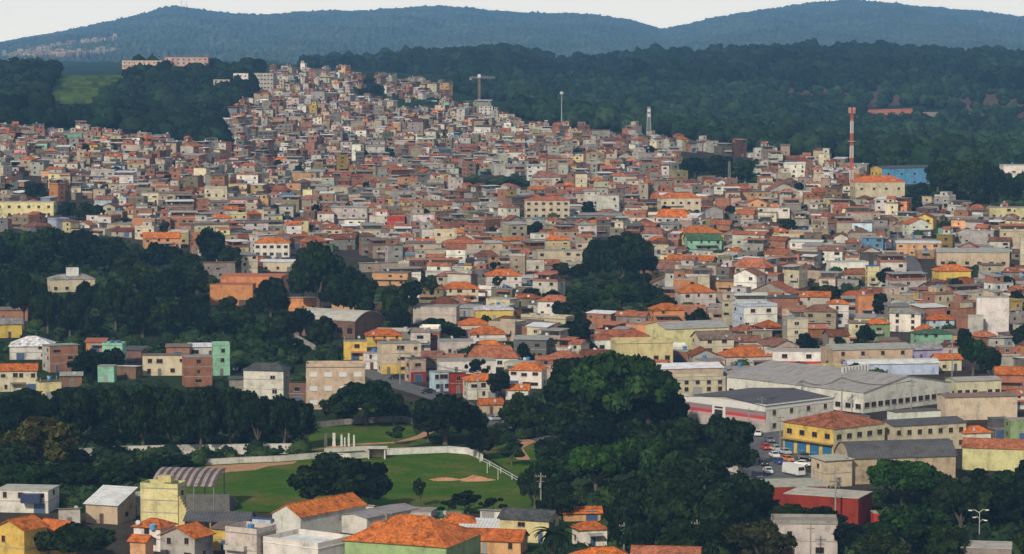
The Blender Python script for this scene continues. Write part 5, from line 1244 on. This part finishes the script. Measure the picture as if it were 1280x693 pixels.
    # standing white posts of the park monument
    for i, (px, h, w, lb) in enumerate([(407, 3.2, .8, 'widest white standing slab at the left end of the park row'), (417.5, 3.3, .8, 'white standing slab second from the left in the park row'), (427, 2.9, .5, 'middle slim white slab in the park row'), (431, 2.2, .35, 'shortest white slab tucked by the middle one in the park row'), (436, 3.2, .5, 'white slab with a raised head in the park row'), (442.5, 2.8, .45, 'white slab at the right end of the park row')]):
        X, Y = gp(px, 558); m = MB(); n = 5
        for k in range(n):
            z0, z1 = h * k / n, h * (k + 1) / n; ww = w * (1 - .18 * k / n) * (1 + .05 * math.sin(k * 2 + i)); m.box(-ww / 2, ww / 2, -.2, .2, z0, z1, 'conc', (.68, .67, .62), True)
        o = link('standing_slab', m.mesh('standing_slab')); o.location = (X, Y, .01); o['label'] = lb; o['category'] = 'monument'; o['group'] = 'standing white slabs in the park'
    # grandstand with arched striped roof
    X, Y = gp(232, 640); s = Y / F; w = 84 * s; root = link('grandstand', None, None, (X, Y + 6, 0), R(-7)); root['label'] = 'open grandstand with striped arched sheet roof beside the football field'; root['category'] = 'grandstand'
    n = 18; d = 11; zt = 44 * s; r = MB()
    for k in range(n):
        for j in range(10):
            u0, u1 = j / 10, (j + 1) / 10; f = lambda u: zt + .7 * (1 - (2 * u - 1) ** 2) - 1.9 + 2.3 * u
            xa, xb = -w / 2 + w * k / n, -w / 2 + w * (k + 1) / n; c = (.10, .075, .07) if k % 2 else (.34, .28, .27)
            slab(r, [(xa, -d / 2 + d * u0, f(u0)), (xb, -d / 2 + d * u0, f(u0)), (xb, -d / 2 + d * u1, f(u1)), (xa, -d / 2 + d * u1, f(u1))], .1, 'sheet', c)
    link('roof', r.mesh('roof'), root)
    for xx in (-w / 2 + .4, -w / 6, w / 6, w / 2 - .4):
        for yy in (-d / 2 + .4, d / 2 - .4): m = MB(); m.tube((xx, yy, -.5), (xx, yy, zt - 2.0 if yy < 0 else zt + .3), .16, .14, 'paint', (.2, .2, .2), 6); link('post', m.mesh('post'), root)
    st = MB()
    for k in range(6): st.box(-w / 2 - 1, w / 2 + 3, -d / 2 + .4 + k * 1.5, -d / 2 + .4 + (k + 1) * 1.5 - .003, 0, 3.6 - k * .55, 'conc', (.16, .155, .15))
    link('seating_steps', st.mesh('seating_steps'), root)

# ------------------------------------------------------------------ vehicles, masts, poles
def car_parts(kind):
    P = {}
    if kind == 'car': L, Wd, prof = 4.2, 1.7, [(-2.1, .35), (-2.1, .75), (-1.9, .92), (-1.25, .98), (-.7, 1.42), (.75, 1.45), (1.45, 1.0), (2.0, .9), (2.1, .7), (2.1, .35)]
    else: L, Wd, prof = 6.6, 2.1, [(-3.3, .4), (-3.3, 1.3), (-3.15, 2.35), (-2.9, 2.55), (3.1, 2.6), (3.25, 2.4), (3.3, 1.3), (3.3, .4)]
    return L, Wd, prof
_cars = {}
def make_vehicle(kind, color, cname):
    key = (kind, cname)
    if key in _cars: return _cars[key]
    L, Wd, prof = car_parts(kind); b = MB(); h = Wd / 2; inset = .12
    n = len(prof); zmid = .95 if kind == 'car' else 1.35
    side = lambda s: [(x, s * (h - (inset if z > zmid else 0)), z) for x, z in prof]
    A, B = side(-1), side(1)
    b.face(A, 'paint', color); b.face(B[::-1], 'paint', color)
    for k in range(n): k2 = (k + 1) % n; b.face([A[k2], A[k], B[k], B[k2]], 'paint', color)
    g = MB(); gc = (.015, .018, .022)
    if kind == 'car':
        for s in (-1, 1):
            y = s * (h - inset + .004); q = [(-1.05, y + s * .01, 1.0), (-.62, y, 1.36), (.7, y, 1.38), (1.2, y + s * .01, 1.02)]; g.face(q if s > 0 else q[::-1], 'glass', gc)
        g.face([(-1.26, -.68, 1.0), (-1.26, .68, 1.0), (-.72, .62, 1.41), (-.72, -.62, 1.41)], 'glass', gc); g.face([(1.46, .68, 1.03), (1.46, -.68, 1.03), (.78, -.62, 1.45), (.78, .62, 1.45)], 'glass', gc)
    else:
        for s in (-1, 1):
            for x in (-2.6, -1.4, -.2, 1.0, 2.1):
                y = s * (h - inset + .006); q = [(x, y, 1.45), (x + .95, y, 1.45), (x + .95, y, 2.15), (x, y, 2.15)]; g.face(q[::-1] if s > 0 else q, 'glass', gc)
        g.face([(-3.31, -.85, 1.4), (-3.31, .85, 1.4), (-3.19, .8, 2.2), (-3.19, -.8, 2.2)], 'glass', gc)
    wh = MB(); wh.tube((0, -.11, 0), (0, .11, 0), .32, .32, 'paint', (.02, .02, .02), 12); wh.tube((0, -.12, 0), (0, .12, 0), .17, .17, 'paint', (.4, .4, .4), 10)
    hl = MB(); hl.box(-.03, .03, -.16, .16, -.07, .07, 'paint', (.7, .7, .65), True)
    tl = MB(); tl.box(-.03, .03, -.14, .14, -.08, .08, 'paint', (.4, .02, .02), True)
    _cars[key] = dict(body=b.mesh('body'), glass=g.mesh('glass'), wheel=wh.mesh('wheel'), head=hl.mesh('headlight'), tail=tl.mesh('tail_light'), L=L, W=Wd)
    return _cars[key]
CARC = {'white': (.68, .68, .66), 'silver': (.42, .43, .44), 'black': (.02, .02, .022), 'red': (.45, .03, .02), 'blue': (.03, .06, .25), 'orange': (.6, .2, .05), 'grey': (.15, .15, .16)}
def vehicle(px, py, yaw, cname, label, kind='car', z=None):
    X, Y, Z = unproject(px, py)
    if Y < 950: Z = .035
    v = make_vehicle(kind, CARC[cname], cname)
    root = link('parked_car' if kind == 'car' else 'minibus', None, None, (X, Y, Z), R(yaw)); root['label'] = label; root['category'] = kind if kind == 'car' else 'minibus'
    if kind == 'car': root['group'] = 'cars on the streets of the valley'
    link('body', v['body'], root); link('glass', v['glass'], root); L, W = v['L'], v['W']
    for x in (-L * .31, L * .31):
        for y in (-W / 2 + .1, W / 2 - .1): link('wheel', v['wheel'], root, (x, y, .32))
    for y in (-W / 2 + .28, W / 2 - .28):
        link('headlight', v['head'], root, (-L / 2 - .01, y, .68)); link('tail_light', v['tail'], root, (L / 2 + .01, y, .68))

def build_vehicles():
    for a in [(957, 562, 100, 'red', 'red car at the upper end of the cross street'), (970, 564, 105, 'silver', 'silver car beside the blue shop front'), (954, 582, 95, 'black', 'black car with pale roof against the wood side of the cross street'),
              (974, 580, 100, 'blue', 'dark blue car in the middle of the cross street'), (984, 577, 110, 'orange', 'orange taxi-coloured car behind the dark blue car'), (1003, 583, 160, 'white', 'white car parked in front of the cream corner house'),
              (968, 572, 100, 'white', 'white car queuing between the silver and the dark blue cars'), (962, 553, 100, 'grey', 'grey car at the far bend below the white wall of the striped shop'), (948, 545, 80, 'white', 'white car nearest the corner of the striped shop'),
              (535, 492, 30, 'black', 'black car parked on the main street by the pale blue shop'), (494, 474, 30, 'black', 'black car under the cream shop house'), (620, 526, 40, 'silver', 'silver car at the lower end of the main street'), (668, 538, 40, 'white', 'white car between the park trees'),
              (300, 464, 10, 'white', 'white car parked beside the slim pale green house'), (596, 514, 30, 'red', 'red car by the faded orange roof'), (780, 524, 20, 'white', 'white car seen under the giant tree'), (1132, 322, 70, 'silver', 'silver car climbing the sloping street')]: vehicle(*a)
    for a in [(981, 568, 110, 'silver', 'silver car close to the balcony of the yellow street corner building'), (960, 592, 95, 'white', 'white car alone at the wood side near the car park'), (950, 604, 95, 'grey', 'grey car lowest on the cross street'), (1006, 574, 165, 'black', 'black car tucked against the yellow street corner building'), (556, 500, 30, 'grey', 'grey car waiting below the black one on the main street')]: vehicle(*a)
    vehicle(992, 594, 118, 'white', 'white minibus parked at the edge of the car park', 'minibus')

def lattice(mb, h, w0, w1, n, cols, mat='paint', t=.1):
    for k in range(n):
        z0, z1 = h * k / n, h * (k + 1) / n; a, b = w0 + (w1 - w0) * k / n, w0 + (w1 - w0) * (k + 1) / n; c = cols[int(k * len(cols) / n)]
        P = [(-a / 2, -a / 2), (a / 2, -a / 2), (a / 2, a / 2), (-a / 2, a / 2)]; Q = [(-b / 2, -b / 2), (b / 2, -b / 2), (b / 2, b / 2), (-b / 2, b / 2)]
        for i in range(4):
            j = (i + 1) % 4; mb.tube((*P[i], z0), (*Q[i], z1), t, t, mat, c, 4); mb.tube((*P[i], z0), (*Q[j], z1), t * .6, t * .6, mat, c, 4); mb.tube((*Q[i], z1), (*Q[j], z1), t * .6, t * .6, mat, c, 4)

def build_masts():
    rw = [(.5, .07, .04), (.7, .68, .64)]
    X, Y, Z = unproject(1064, 244); s = Y / F; h = 108 * s
    root = link('radio_mast', None, None, (X, Y, Z)); root['label'] = 'tall red and white banded telecom mast beside the blue hall'; root['category'] = 'telecom mast'
    m = MB(); lattice(m, h, 2.0, 1.2, 42, [rw[0], rw[1], rw[0], rw[1], rw[0], rw[1], rw[0]], t=.12); m.tube((0, 0, 0), (0, 0, h), .35, .25, 'paint', (.42, .18, .13), 8); link('lattice_tower', m.mesh('lattice_tower'), root)
    for k in range(6):
        t = k * math.pi / 3; m = MB(); m.box(-.25, .25, -.15, .15, -1.6, 1.6, 'paint', (.55, .3, .25), True); link('antenna', m.mesh('antenna'), root, (1.6 * math.cos(t), 1.6 * math.sin(t), h - 1), t)
    m = MB(); m.tube((0, 0, h - 2.6), (0, 0, h - 2.3), 1.7, 1.7, 'paint', (.3, .12, .1), 12); link('platform', m.mesh('platform'), root)
    m = MB(); m.tube((0, 0, h * .62), (0, 0, h * .625), 2.0, 2.0, 'paint', (.5, .5, .48), 12); link('platform', m.mesh('platform'), root)
    # pale pole mast, lattice mast
    X, Y, Z = unproject(702, 166); s = Y / F; root = link('antenna_mast', None, None, (X, Y, Z)); root['label'] = 'slender pale mast rising in front of the forest'; root['category'] = 'telecom mast'
    m = MB(); m.tube((0, 0, 0), (0, 0, 52 * s), .45, .2, 'paint', (.3, .36, .38), 8); link('pole', m.mesh('pole'), root); m = MB(); m.tube((0, 0, 48 * s), (0, 0, 51 * s), 1.3, 1.3, 'paint', (.5, .55, .55), 8); link('antenna', m.mesh('antenna'), root)
    X, Y, Z = unproject(811, 176); s = Y / F; root = link('antenna_mast', None, None, (X, Y, Z)); root['label'] = 'short lattice mast with dish antennas on the crest of houses'; root['category'] = 'telecom mast'
    m = MB(); lattice(m, 42 * s, 3.4, 1.6, 14, [(.32, .33, .33)], t=.22); link('lattice_tower', m.mesh('lattice_tower'), root)
    for z in (.75, .9): m = MB(); m.tube((0, -1.4, 42 * s * z), (0, -.9, 42 * s * z), 1.2, .9, 'paint', (.55, .55, .55), 10); link('dish', m.mesh('dish'), root)
    X, Y, Z = unproject(916, 236); s = Y / F; root = link('antenna_mast', None, None, (X - 2, Y, Z)); root['label'] = 'thin dark mast among the roofs by the crest tree clump'; root['category'] = 'telecom mast'
    m = MB(); lattice(m, 34 * s, 1.6, .8, 14, [(.2, .2, .2)], t=.12); link('lattice_tower', m.mesh('lattice_tower'), root)
    X, Y, Z = unproject(733, 216); s = Y / F; root = link('antenna_mast', None, None, (X, Y, Z)); root['label'] = 'thin grey pole standing up from the middle roofs'; root['category'] = 'telecom mast'
    m = MB(); m.tube((0, 0, 0), (0, 0, 36 * s), .3, .15, 'paint', (.3, .3, .3), 6); link('pole', m.mesh('pole'), root)
    # crane
    X, Y, Z = unproject(599, 140); s = Y / F; h = 42 * s; root = link('tower_crane', None, None, (X, Y, Z)); root['label'] = 'tower crane with long horizontal jib in front of the dark forest'; root['category'] = 'crane'
    m = MB(); lattice(m, h, 1.8, 1.8, 12, [(.3, .18, .14)], t=.16); m.tube((0, 0, 0), (0, 0, h), .25, .25, 'paint', (.42, .25, .2), 6); link('mast', m.mesh('mast'), root)
    m = MB()
    for a, b in ((-12 * s, 0), (0, 20 * s)):
        for yy, zz in ((-.6, 0), (.6, 0), (0, 1.1)): m.tube((a, yy, h + zz), (b, yy, h + zz), .12, .12, 'paint', (.4, .4, .38), 4)
        nn = int(abs(b - a) / 2)
        for k in range(nn): x = a + (b - a) * k / nn; m.tube((x, -.6, h), (x + .9, 0, h + 1.1), .1, .1, 'paint', (.5, .5, .48), 4)
    link('jib', m.mesh('jib'), root); m = MB(); m.box(-1.2, 1.2, -1.2, 1.2, h + .4, h + 3.2, 'paint', (.62, .62, .6), True); link('cab', m.mesh('cab'), root)
    m = MB(); m.box(-12 * s, -9.5 * s, -.9, .9, h - 1.4, h + .2, 'conc', (.35, .35, .34), True); link('counterweight', m.mesh('counterweight'), root)
    # mountain-top antennas
    for px, hh, lb in ((229, 22, 'tiny antenna on the mountain peak, taller of the pair'), (235, 15, 'tiny antenna on the mountain peak, shorter of the pair')):
        Y = 13960; x = (px - 640) / F * Y; m = MB(); m.tube((0, 0, -30), (0, 0, hh * 1.5), 1.6, .8, 'paint', (.2, .2, .22), 5); m.tube((0, 0, hh * .6), (0, 0, hh * .66), 2.4, 2.4, 'paint', (.2, .2, .22), 6)
        o = link('summit_antenna', m.mesh('summit_antenna')); o.location = (x, Y, CAMZ + 41 * Y / F); o['label'] = lb; o['category'] = 'antenna'; o['group'] = 'antennas on the mountain peak'
    # power poles
    pm = MB(); pm.tube((0, 0, -1), (0, 0, 9), .17, .12, 'conc', (.3, .29, .27), 7); ba = MB(); ba.box(-1.1, 1.1, -.06, .06, 8.2, 8.34, 'paint', (.14, .11, .09), True); b2 = MB(); b2.box(-.8, .8, -.06, .06, 7.3, 7.42, 'paint', (.14, .11, .09), True)
    ins = MB(); ins.tube((0, 0, 0), (0, 0, .25), .07, .05, 'paint', (.4, .4, .38), 6); tr = MB(); tr.tube((0, -.35, 6.2), (0, -.35, 7.1), .24, .24, 'paint', (.3, .3, .3), 8)
    pmm, bam, b2m, im, tm = pm.mesh('pole'), ba.mesh('crossarm'), b2.mesh('crossarm'), ins.mesh('insulator'), tr.mesh('transformer')
    poles = [(483, 702, 1.12, 'dark power pole with crossarms in front of the big orange hip roof'), (1013, 706, .95, 'power pole in front of the peeling white house'), (871, 715, 1.1, 'plain pole rising among the dark trees above the long orange roof'), (936, 560, 1.1, 'power pole between the striped shop and the cross street'),
             (952, 540, 1.0, 'power pole close to the white wall of the striped shop'), (1002, 520, 1.1, 'power pole before the front of the white factory'), (1052, 520, 1.2, 'power pole at the near corner of the white factory'), (1139, 524, 1.2, 'power pole in the middle of the factory window strip'), (500, 480, 1.2, 'power pole on the main street by the cream shop house'),
             (597, 508, 1.1, 'power pole at the orange-roofed corner house'), (676, 650, 1.1, 'power pole at the dim corner of the field beside the wood'), (1044, 662, 1.2, 'thin pole beside the larger dark red hall'), (300, 706, .8, 'stub power pole on the bottom edge before the pale grey house'), (1190, 470, 1.2, 'power pole at the joint of factory and cream annex'),
             (975, 560, .9, 'power pole before the red-roofed yellow building'), (780, 706, .9, 'power pole in front of the dark wood at the bottom'), (1107, 330, 1.0, 'power pole at the lower end of the sloping street'), (1122, 300, 1.0, 'power pole at the top of the sloping street')]
    rnd.seed(31)
    for px, py, sc, lb in poles:
        X, Y, Z = unproject(px, py); root = link('power_pole', None, None, (X, Y, Z), rnd.uniform(-.5, .5), (sc, sc, sc)); root['label'] = lb; root['category'] = 'power pole'; root['group'] = 'power poles along the streets'
        link('pole', pmm, root); link('crossarm', bam, root); link('crossarm', b2m, root)
        for x in (-.95, -.4, .4, .95): link('insulator', im, root, (x, 0, 8.34))
        if rnd.random() < .5: link('transformer', tm, root)
    # sagging cables between neighbouring poles
    for (a, b, lb) in ((3, 4, 'power cables above the top of the cross street'), (4, 5, 'power cables along the white wall of the striped shop'), (5, 6, 'power cables before the front of the white factory'), (6, 7, 'power cables crossing the factory window strip'), (8, 9, 'power cables along the main street')):
        pa, pb = poles[a], poles[b]; A = unproject(*pa[:2]); B = unproject(*pb[:2]); m = MB()
        for off in (-.9, 0, .9):
            pr = None
            for k in range(13):
                u = k / 12; p = (A[0] + (B[0] - A[0]) * u + off * .5, A[1] + (B[1] - A[1]) * u + off * .5, A[2] * (1 - u) + B[2] * u + 8.6 * (pa[2] * (1 - u) + pb[2] * u) - 4 * u * (1 - u) * 1.6)
                if pr: m.tube(pr, p, .035, .035, 'paint', (.02, .02, .02), 4)
                pr = p
        o = link('power_cable', m.mesh('power_cable')); o['label'] = lb; o['category'] = 'cable'; o['group'] = 'cables between the power poles'
    # white lamp cluster bottom right
    X, Y, Z = unproject(1224, 680); root = link('street_lamp', None, None, (X, Y, Z)); root['label'] = 'white street lamp with several curved arms before the dark trees'; root['category'] = 'street lamp'
    m = MB(); m.tube((0, 0, -1), (0, 0, 6.5), .1, .07, 'paint', (.45, .45, .45), 8); link('pole', m.mesh('pole'), root)
    for t, zz, L in ((0, 6.4, 1.5), (2.6, 6.2, 2.0), (3.6, 5.0, 1.2), (5.8, 4.4, 1.3)):
        a = MB(); c, s_ = math.cos(t), math.sin(t) * .4; pts = [(0, 0, zz), (c * L * .5, s_ * L, zz + .55), (c * L, s_ * 2 * L, zz + .4)]
        for p, q in zip(pts, pts[1:]): a.tube(p, q, .06, .06, 'paint', (.5, .5, .5), 6)
        o = link('arm', a.mesh('arm'), root); h = MB(); h.box(-.35, .35, -.16, .16, -.1, .08, 'paint', (.75, .75, .73), True); link('lamp_head', h.mesh('lamp_head'), o, pts[2], t)
# ------------------------------------------------------------------ extra pieces on placed buildings
def hb(label_start):
    for q in HB:
        if q['label'].startswith(label_start): return q
    raise KeyError(label_start)
def piece(q, name, mb, **k): return link(name, mb.mesh(name), q['root'], **k)
def extras():
    q = hb('white shop block'); w, d, h = q['w'], q['d'], q['h']
    X = -w / 2
    def band(n, z0, z1, t, c, y0=-d / 2 - .04, y1=d / 2):
        m = MB(); m.box(X - t, X + .1, y0, y1, z0, z1, 'paint', c, True); return piece(q, n, m)
    band('top_band', h * .80, h + .5, .12, (.68, .68, .66)); band('stripe', h * .62, h * .80 - .01, .05, (.28, .2, .22)); band('stripe', h * .50, h * .62 - .01, .06, (.5, .06, .05)); band('stripe', h * .38, h * .50 - .01, .05, (.5, .34, .34))
    m = MB(); m.box(-w / 2 + .1, w / 2, -d / 2 - .1, -d / 2 + .08, h * .86, h + .45, 'paint', (.68, .68, .66), True); piece(q, 'top_band', m)
    m = MB(); m.box(X - .3, X - .13, -d * .02, d * .14, h * .36, h * .9, 'paint', (.7, .7, .68), True); o = piece(q, 'sign_board', m)
    s = MB(); s.box(X - .33, X - .3, d * .01, d * .11, h * .44, h * .66, 'paint', (.03, .03, .03), True); s.box(X - .33, X - .3, d * .01, d * .11, h * .71, h * .78, 'paint', (.03, .03, .03), True); link('sign_mark', s.mesh('sign_mark'), o)
    q = hb('two-storey yellow and cream'); w, d, h = q['w'], q['d'], q['h']
    m = MB()
    for k in range(4): m.box(-w / 2 - .12, -w / 2 + .02, -d / 2 + d * (k + .15) / 4, -d / 2 + d * (k + .85) / 4, h * .02, h * .40, 'paint', (.03, .14, .3), True)
    piece(q, 'shop_front', m)
    m = MB(); m.box(-w / 2 - 1.2, -w / 2 + .01, -d / 2, d / 2, h * .47, h * .47 + .18, 'conc', (.42, .3, .12), True); piece(q, 'balcony', m)
    q = hb('big white factory'); w, d, h = q['w'], q['d'], q['h']
    m = MB()
    for k in range(9): m.tube((-w * .1 + k * 1.3, -d * .1, h + 2.4), (-w * .1 + k * 1.3, -d * .1, h + 4.2), .45, .5, 'paint', (.45, .45, .44), 8)
    piece(q, 'roof_vent', m)
    q = hb('school building with grey roof'); w, d, h = q['w'], q['d'], q['h']
    m = MB(); m.box(-w * .1, w * .16, -1.6, 1.6, h + .6, h + 4.2, 'wall', (.68, .68, .66), True); piece(q, 'water_tower', m)
    q = hb('tall plain yellow house'); w, d, h = q['w'], q['d'], q['h']
    m = MB()
    for k in range(10): m.box(w / 2 + .05 + k * .32, w / 2 + .05 + (k + 1) * .32, -d / 2 + .3, -d / 2 + 1.6, -.5, h * .8 - k * h * .075, 'wall', (.58, .5, .24))
    piece(q, 'stairway', m)
    m = MB(); m.box(-w * .1, w * .25, -1, 1, h + 1.1, h + 2.4, 'wall', (.58, .5, .24), True); piece(q, 'roof_box', m)
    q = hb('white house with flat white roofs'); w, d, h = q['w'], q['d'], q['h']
    m = MB(); m.box(w * .02, w * .38, -d / 2 - 2.0, -d / 2 - .02, h * .5, h * .9, 'paint', (.015, .03, .1), True); piece(q, 'porch', m)  # solid blue box; the porch's shade is put into its dark colour
    q = hb('house with orange hip roof and small blue'); m = MB(); m.add(tank_mb((.12, .4, .7)), 1.5, -q['d'] * .55, q['h'] * .93); piece(q, 'water_tank', m)
    q = hb('tall blank white slab'); 
    for lab in ('tall mint green house',):
        q = hb(lab); m = MB()
        for x in (-.8, .9): m.add(tank_mb((.07, .12, .3)), q['w'] * .2 * x, q['d'] * .2, q['h'] + .17)
        piece(q, 'water_tank', m)
    q = hb('small grey shed between'); 
    q = hb('long pink school block'); w, d, h = q['w'], q['d'], q['h']; m = MB(); m.box(-w * .5, w * .5, -d / 2 - .1, -d / 2 + .02, h * .3, h * .42, 'wall', (.35, .2, .15), True); piece(q, 'wall_band', m)

# ------------------------------------------------------------------ labels that single out one house or tree
ORD = ['', 'second ', 'third ', 'fourth ', 'fifth ', 'sixth ', 'seventh ', 'eighth ', 'ninth ', 'tenth ', 'eleventh ', 'twelfth ', 'thirteenth ', 'fourteenth ', 'fifteenth ']
STW = {1: 'one-storey', 2: 'two-storey', 3: 'three-storey', 4: 'four-storey', 5: 'five-storey'}
RW = {'hip': 'hip roof', 'gable': 'gable roof', 'flat': 'flat roof', 'parapet': 'walled flat roof', 'shed': 'sheet roof'}
def nearest_landmark(X, Y, skip=None):
    best = None
    for q in HB:
        if not q['lm']: continue
        dx, dy = X - q['X'], Y - q['Y']; dd = math.hypot(dx * F / q['Y'], dy * 36000 / q['Y'] / q['Y'] * 9)
        if best is None or dd < best[0]: best = (dd, q, dx, dy)
    return best
def relation(px, py, q):
    xl, xr, yt, yb = q['a']; cx = (xl + xr) / 2
    if px < xl - 4 and abs(py - yb) < abs(px - cx): return 'left of'
    if px > xr + 4 and abs(py - yb) < abs(px - cx): return 'right of'
    return 'uphill behind' if py < yb else 'downhill before'
def label_autos(items):
    used = {}
    for it in items:
        dd, q, dx, dy = nearest_landmark(it['X'], it['Y']); sp = it['sp']
        rel = relation(it['px'], it['py'], q)
        rc = {'bright tile': 'bright orange', 'tile': 'rust', 'old tile': 'faded brown', 'grey sheet': 'grey', 'dark sheet': 'dark', 'white sheet': 'white', 'brown sheet': 'brown', 'blue sheet': 'blue', 'green sheet': 'green', 'concrete': 'grey', 'dark concrete': 'dark', 'pale concrete': 'pale'}[sp['roofc']]
        key = (sp['wall'], sp['st'], rc, sp['roofk'], q['lm'], rel)
        it['key'] = key; it['dd'] = dd; used.setdefault(key, []).append(it)
    for key, L in used.items():
        L.sort(key=lambda i: i['dd'])
        for n, it in enumerate(L):
            wall, st, rc, rk, lm, rel = key
            lb = f"{ORD[n] if n else ('nearest ' if len(L) > 1 else '')}{wall} {STW[st]} house with {rc} {RW[rk]} {rel} {lm}"
            if len(lb.split()) > 16: lb = lb.replace('uphill behind', 'behind').replace('downhill before', 'before').replace('walled flat roof', 'flat roof').replace('faded brown', 'brown').replace('bright orange', 'orange')
            if len(lb.split()) > 16: lb = lb.replace(' the ', ' ')
            it['label'] = lb
def label_trees():
    used = {}
    for t in TREES:
        if t['label']: t['o']['label'] = t['label']; continue
        dd, q, dx, dy = nearest_landmark(t['X'], t['Y']); px, py = project(t['X'], t['Y'], t['Z']); rel = relation(px, py, q).replace('uphill ', '').replace('downhill ', '')
        sz = 'small' if t['w'] < 9 else 'large' if t['w'] > 17 else 'middling'
        fm = {'broad': 'round-crowned', 'umbrella': 'flat-crowned', 'tall': 'tall narrow', 'small': 'low bushy'}[t['kind']]
        gn = {'dark': 'dark', 'mid': 'green', 'bright': 'bright green', 'olive': 'olive brown'}[t['green']]
        rel = {'before': 'in front of'}.get(rel, rel)
        used.setdefault((sz, gn, fm, rel, q['lm']), []).append((dd, t))
    for (sz, gn, fm, rel, lm), L in used.items():
        L.sort(key=lambda i: i[0])
        for n, (_, t) in enumerate(L): t['o']['label'] = f"{ORD[min(n, 14)] if n else ('nearest ' if len(L) > 1 else '')}{sz} {gn} {fm} tree {rel} {lm}"

def build_haze():
    m = bpy.data.materials.new('haze_air'); m.use_nodes = True; nt = m.node_tree; nt.nodes.clear()
    out = nt.nodes.new('ShaderNodeOutputMaterial'); v = nt.nodes.new('ShaderNodeVolumePrincipled')
    v.inputs['Color'].default_value = (*HAZEC, 1); v.inputs['Density'].default_value = HAZED; v.inputs['Anisotropy'].default_value = .0
    nt.links.new(v.outputs[0], out.inputs['Volume'])
    me = bpy.data.meshes.new('haze'); x, y0, y1, z0, z1 = 9000, -60, 15100, -60, 350
    vs = [(-x, y0, z0), (x, y0, z0), (x, y1, z0), (-x, y1, z0), (-x, y0, z1), (x, y0, z1), (x, y1, z1), (-x, y1, z1)]
    me.from_pydata(vs, [], [(0, 1, 5, 4), (1, 2, 6, 5), (2, 3, 7, 6), (3, 0, 4, 7), (4, 5, 6, 7), (3, 2, 1, 0)]); me.materials.append(m)
    o = link('haze', me); o['kind'] = 'stuff'
HAZEC = (.25, .545, 1.0); HAZED = 6.8e-5

def main():
    make_materials(); setup(); build_setting(); build_forest(); make_crowns()
    hero_table(); cand = plan_autos(); build_heroes(); extras()
    vis = [c for c in cand if -10 < c['px'] < 1290]
    vis.sort(key=lambda c: -c['size'] * c['sp']['st'] ** .3)
    nh = sum(1 for q in HB if q['cat'] == 'house')
    near = vis[:max(0, 298 - nh)]; ids = {id(c) for c in near}
    label_autos(near)
    print('HOUSES', len(HB), 'auto', len(cand), 'near', len(near), 'min y', min(c['py'] for c in near))
    for k, c in enumerate(near):
        rnd.seed(5000 + k); c['sp']['auto'] = 'near'; put_house(house(**c['sp']), c['X'], c['Y'], c['Z'], c['ang'], c['label'], 'house', pxsize=c['size'])
    far = MB()
    for k, c in enumerate(c for c in cand if id(c) not in ids):
        rnd.seed(9000 + k); P, W, D = house(base=5.0, **c['sp']); m = MB()
        for p in P.values(): m.add(p)
        simple_windows(m, W, D); far.add(m, c['X'], c['Y'], c['Z'], c['ang'])
    o = link('distant_houses', far.mesh('distant_houses')); o['kind'] = 'stuff'; o['category'] = 'houses'; o['label'] = 'countless small brick and plaster houses crowding the hillside'
    print('far faces', len(far.f))
    build_trees(); label_trees(); build_park(); build_vehicles(); build_masts(); build_undergrowth(); build_haze()
    print('objects', len(bpy.data.objects))
main()
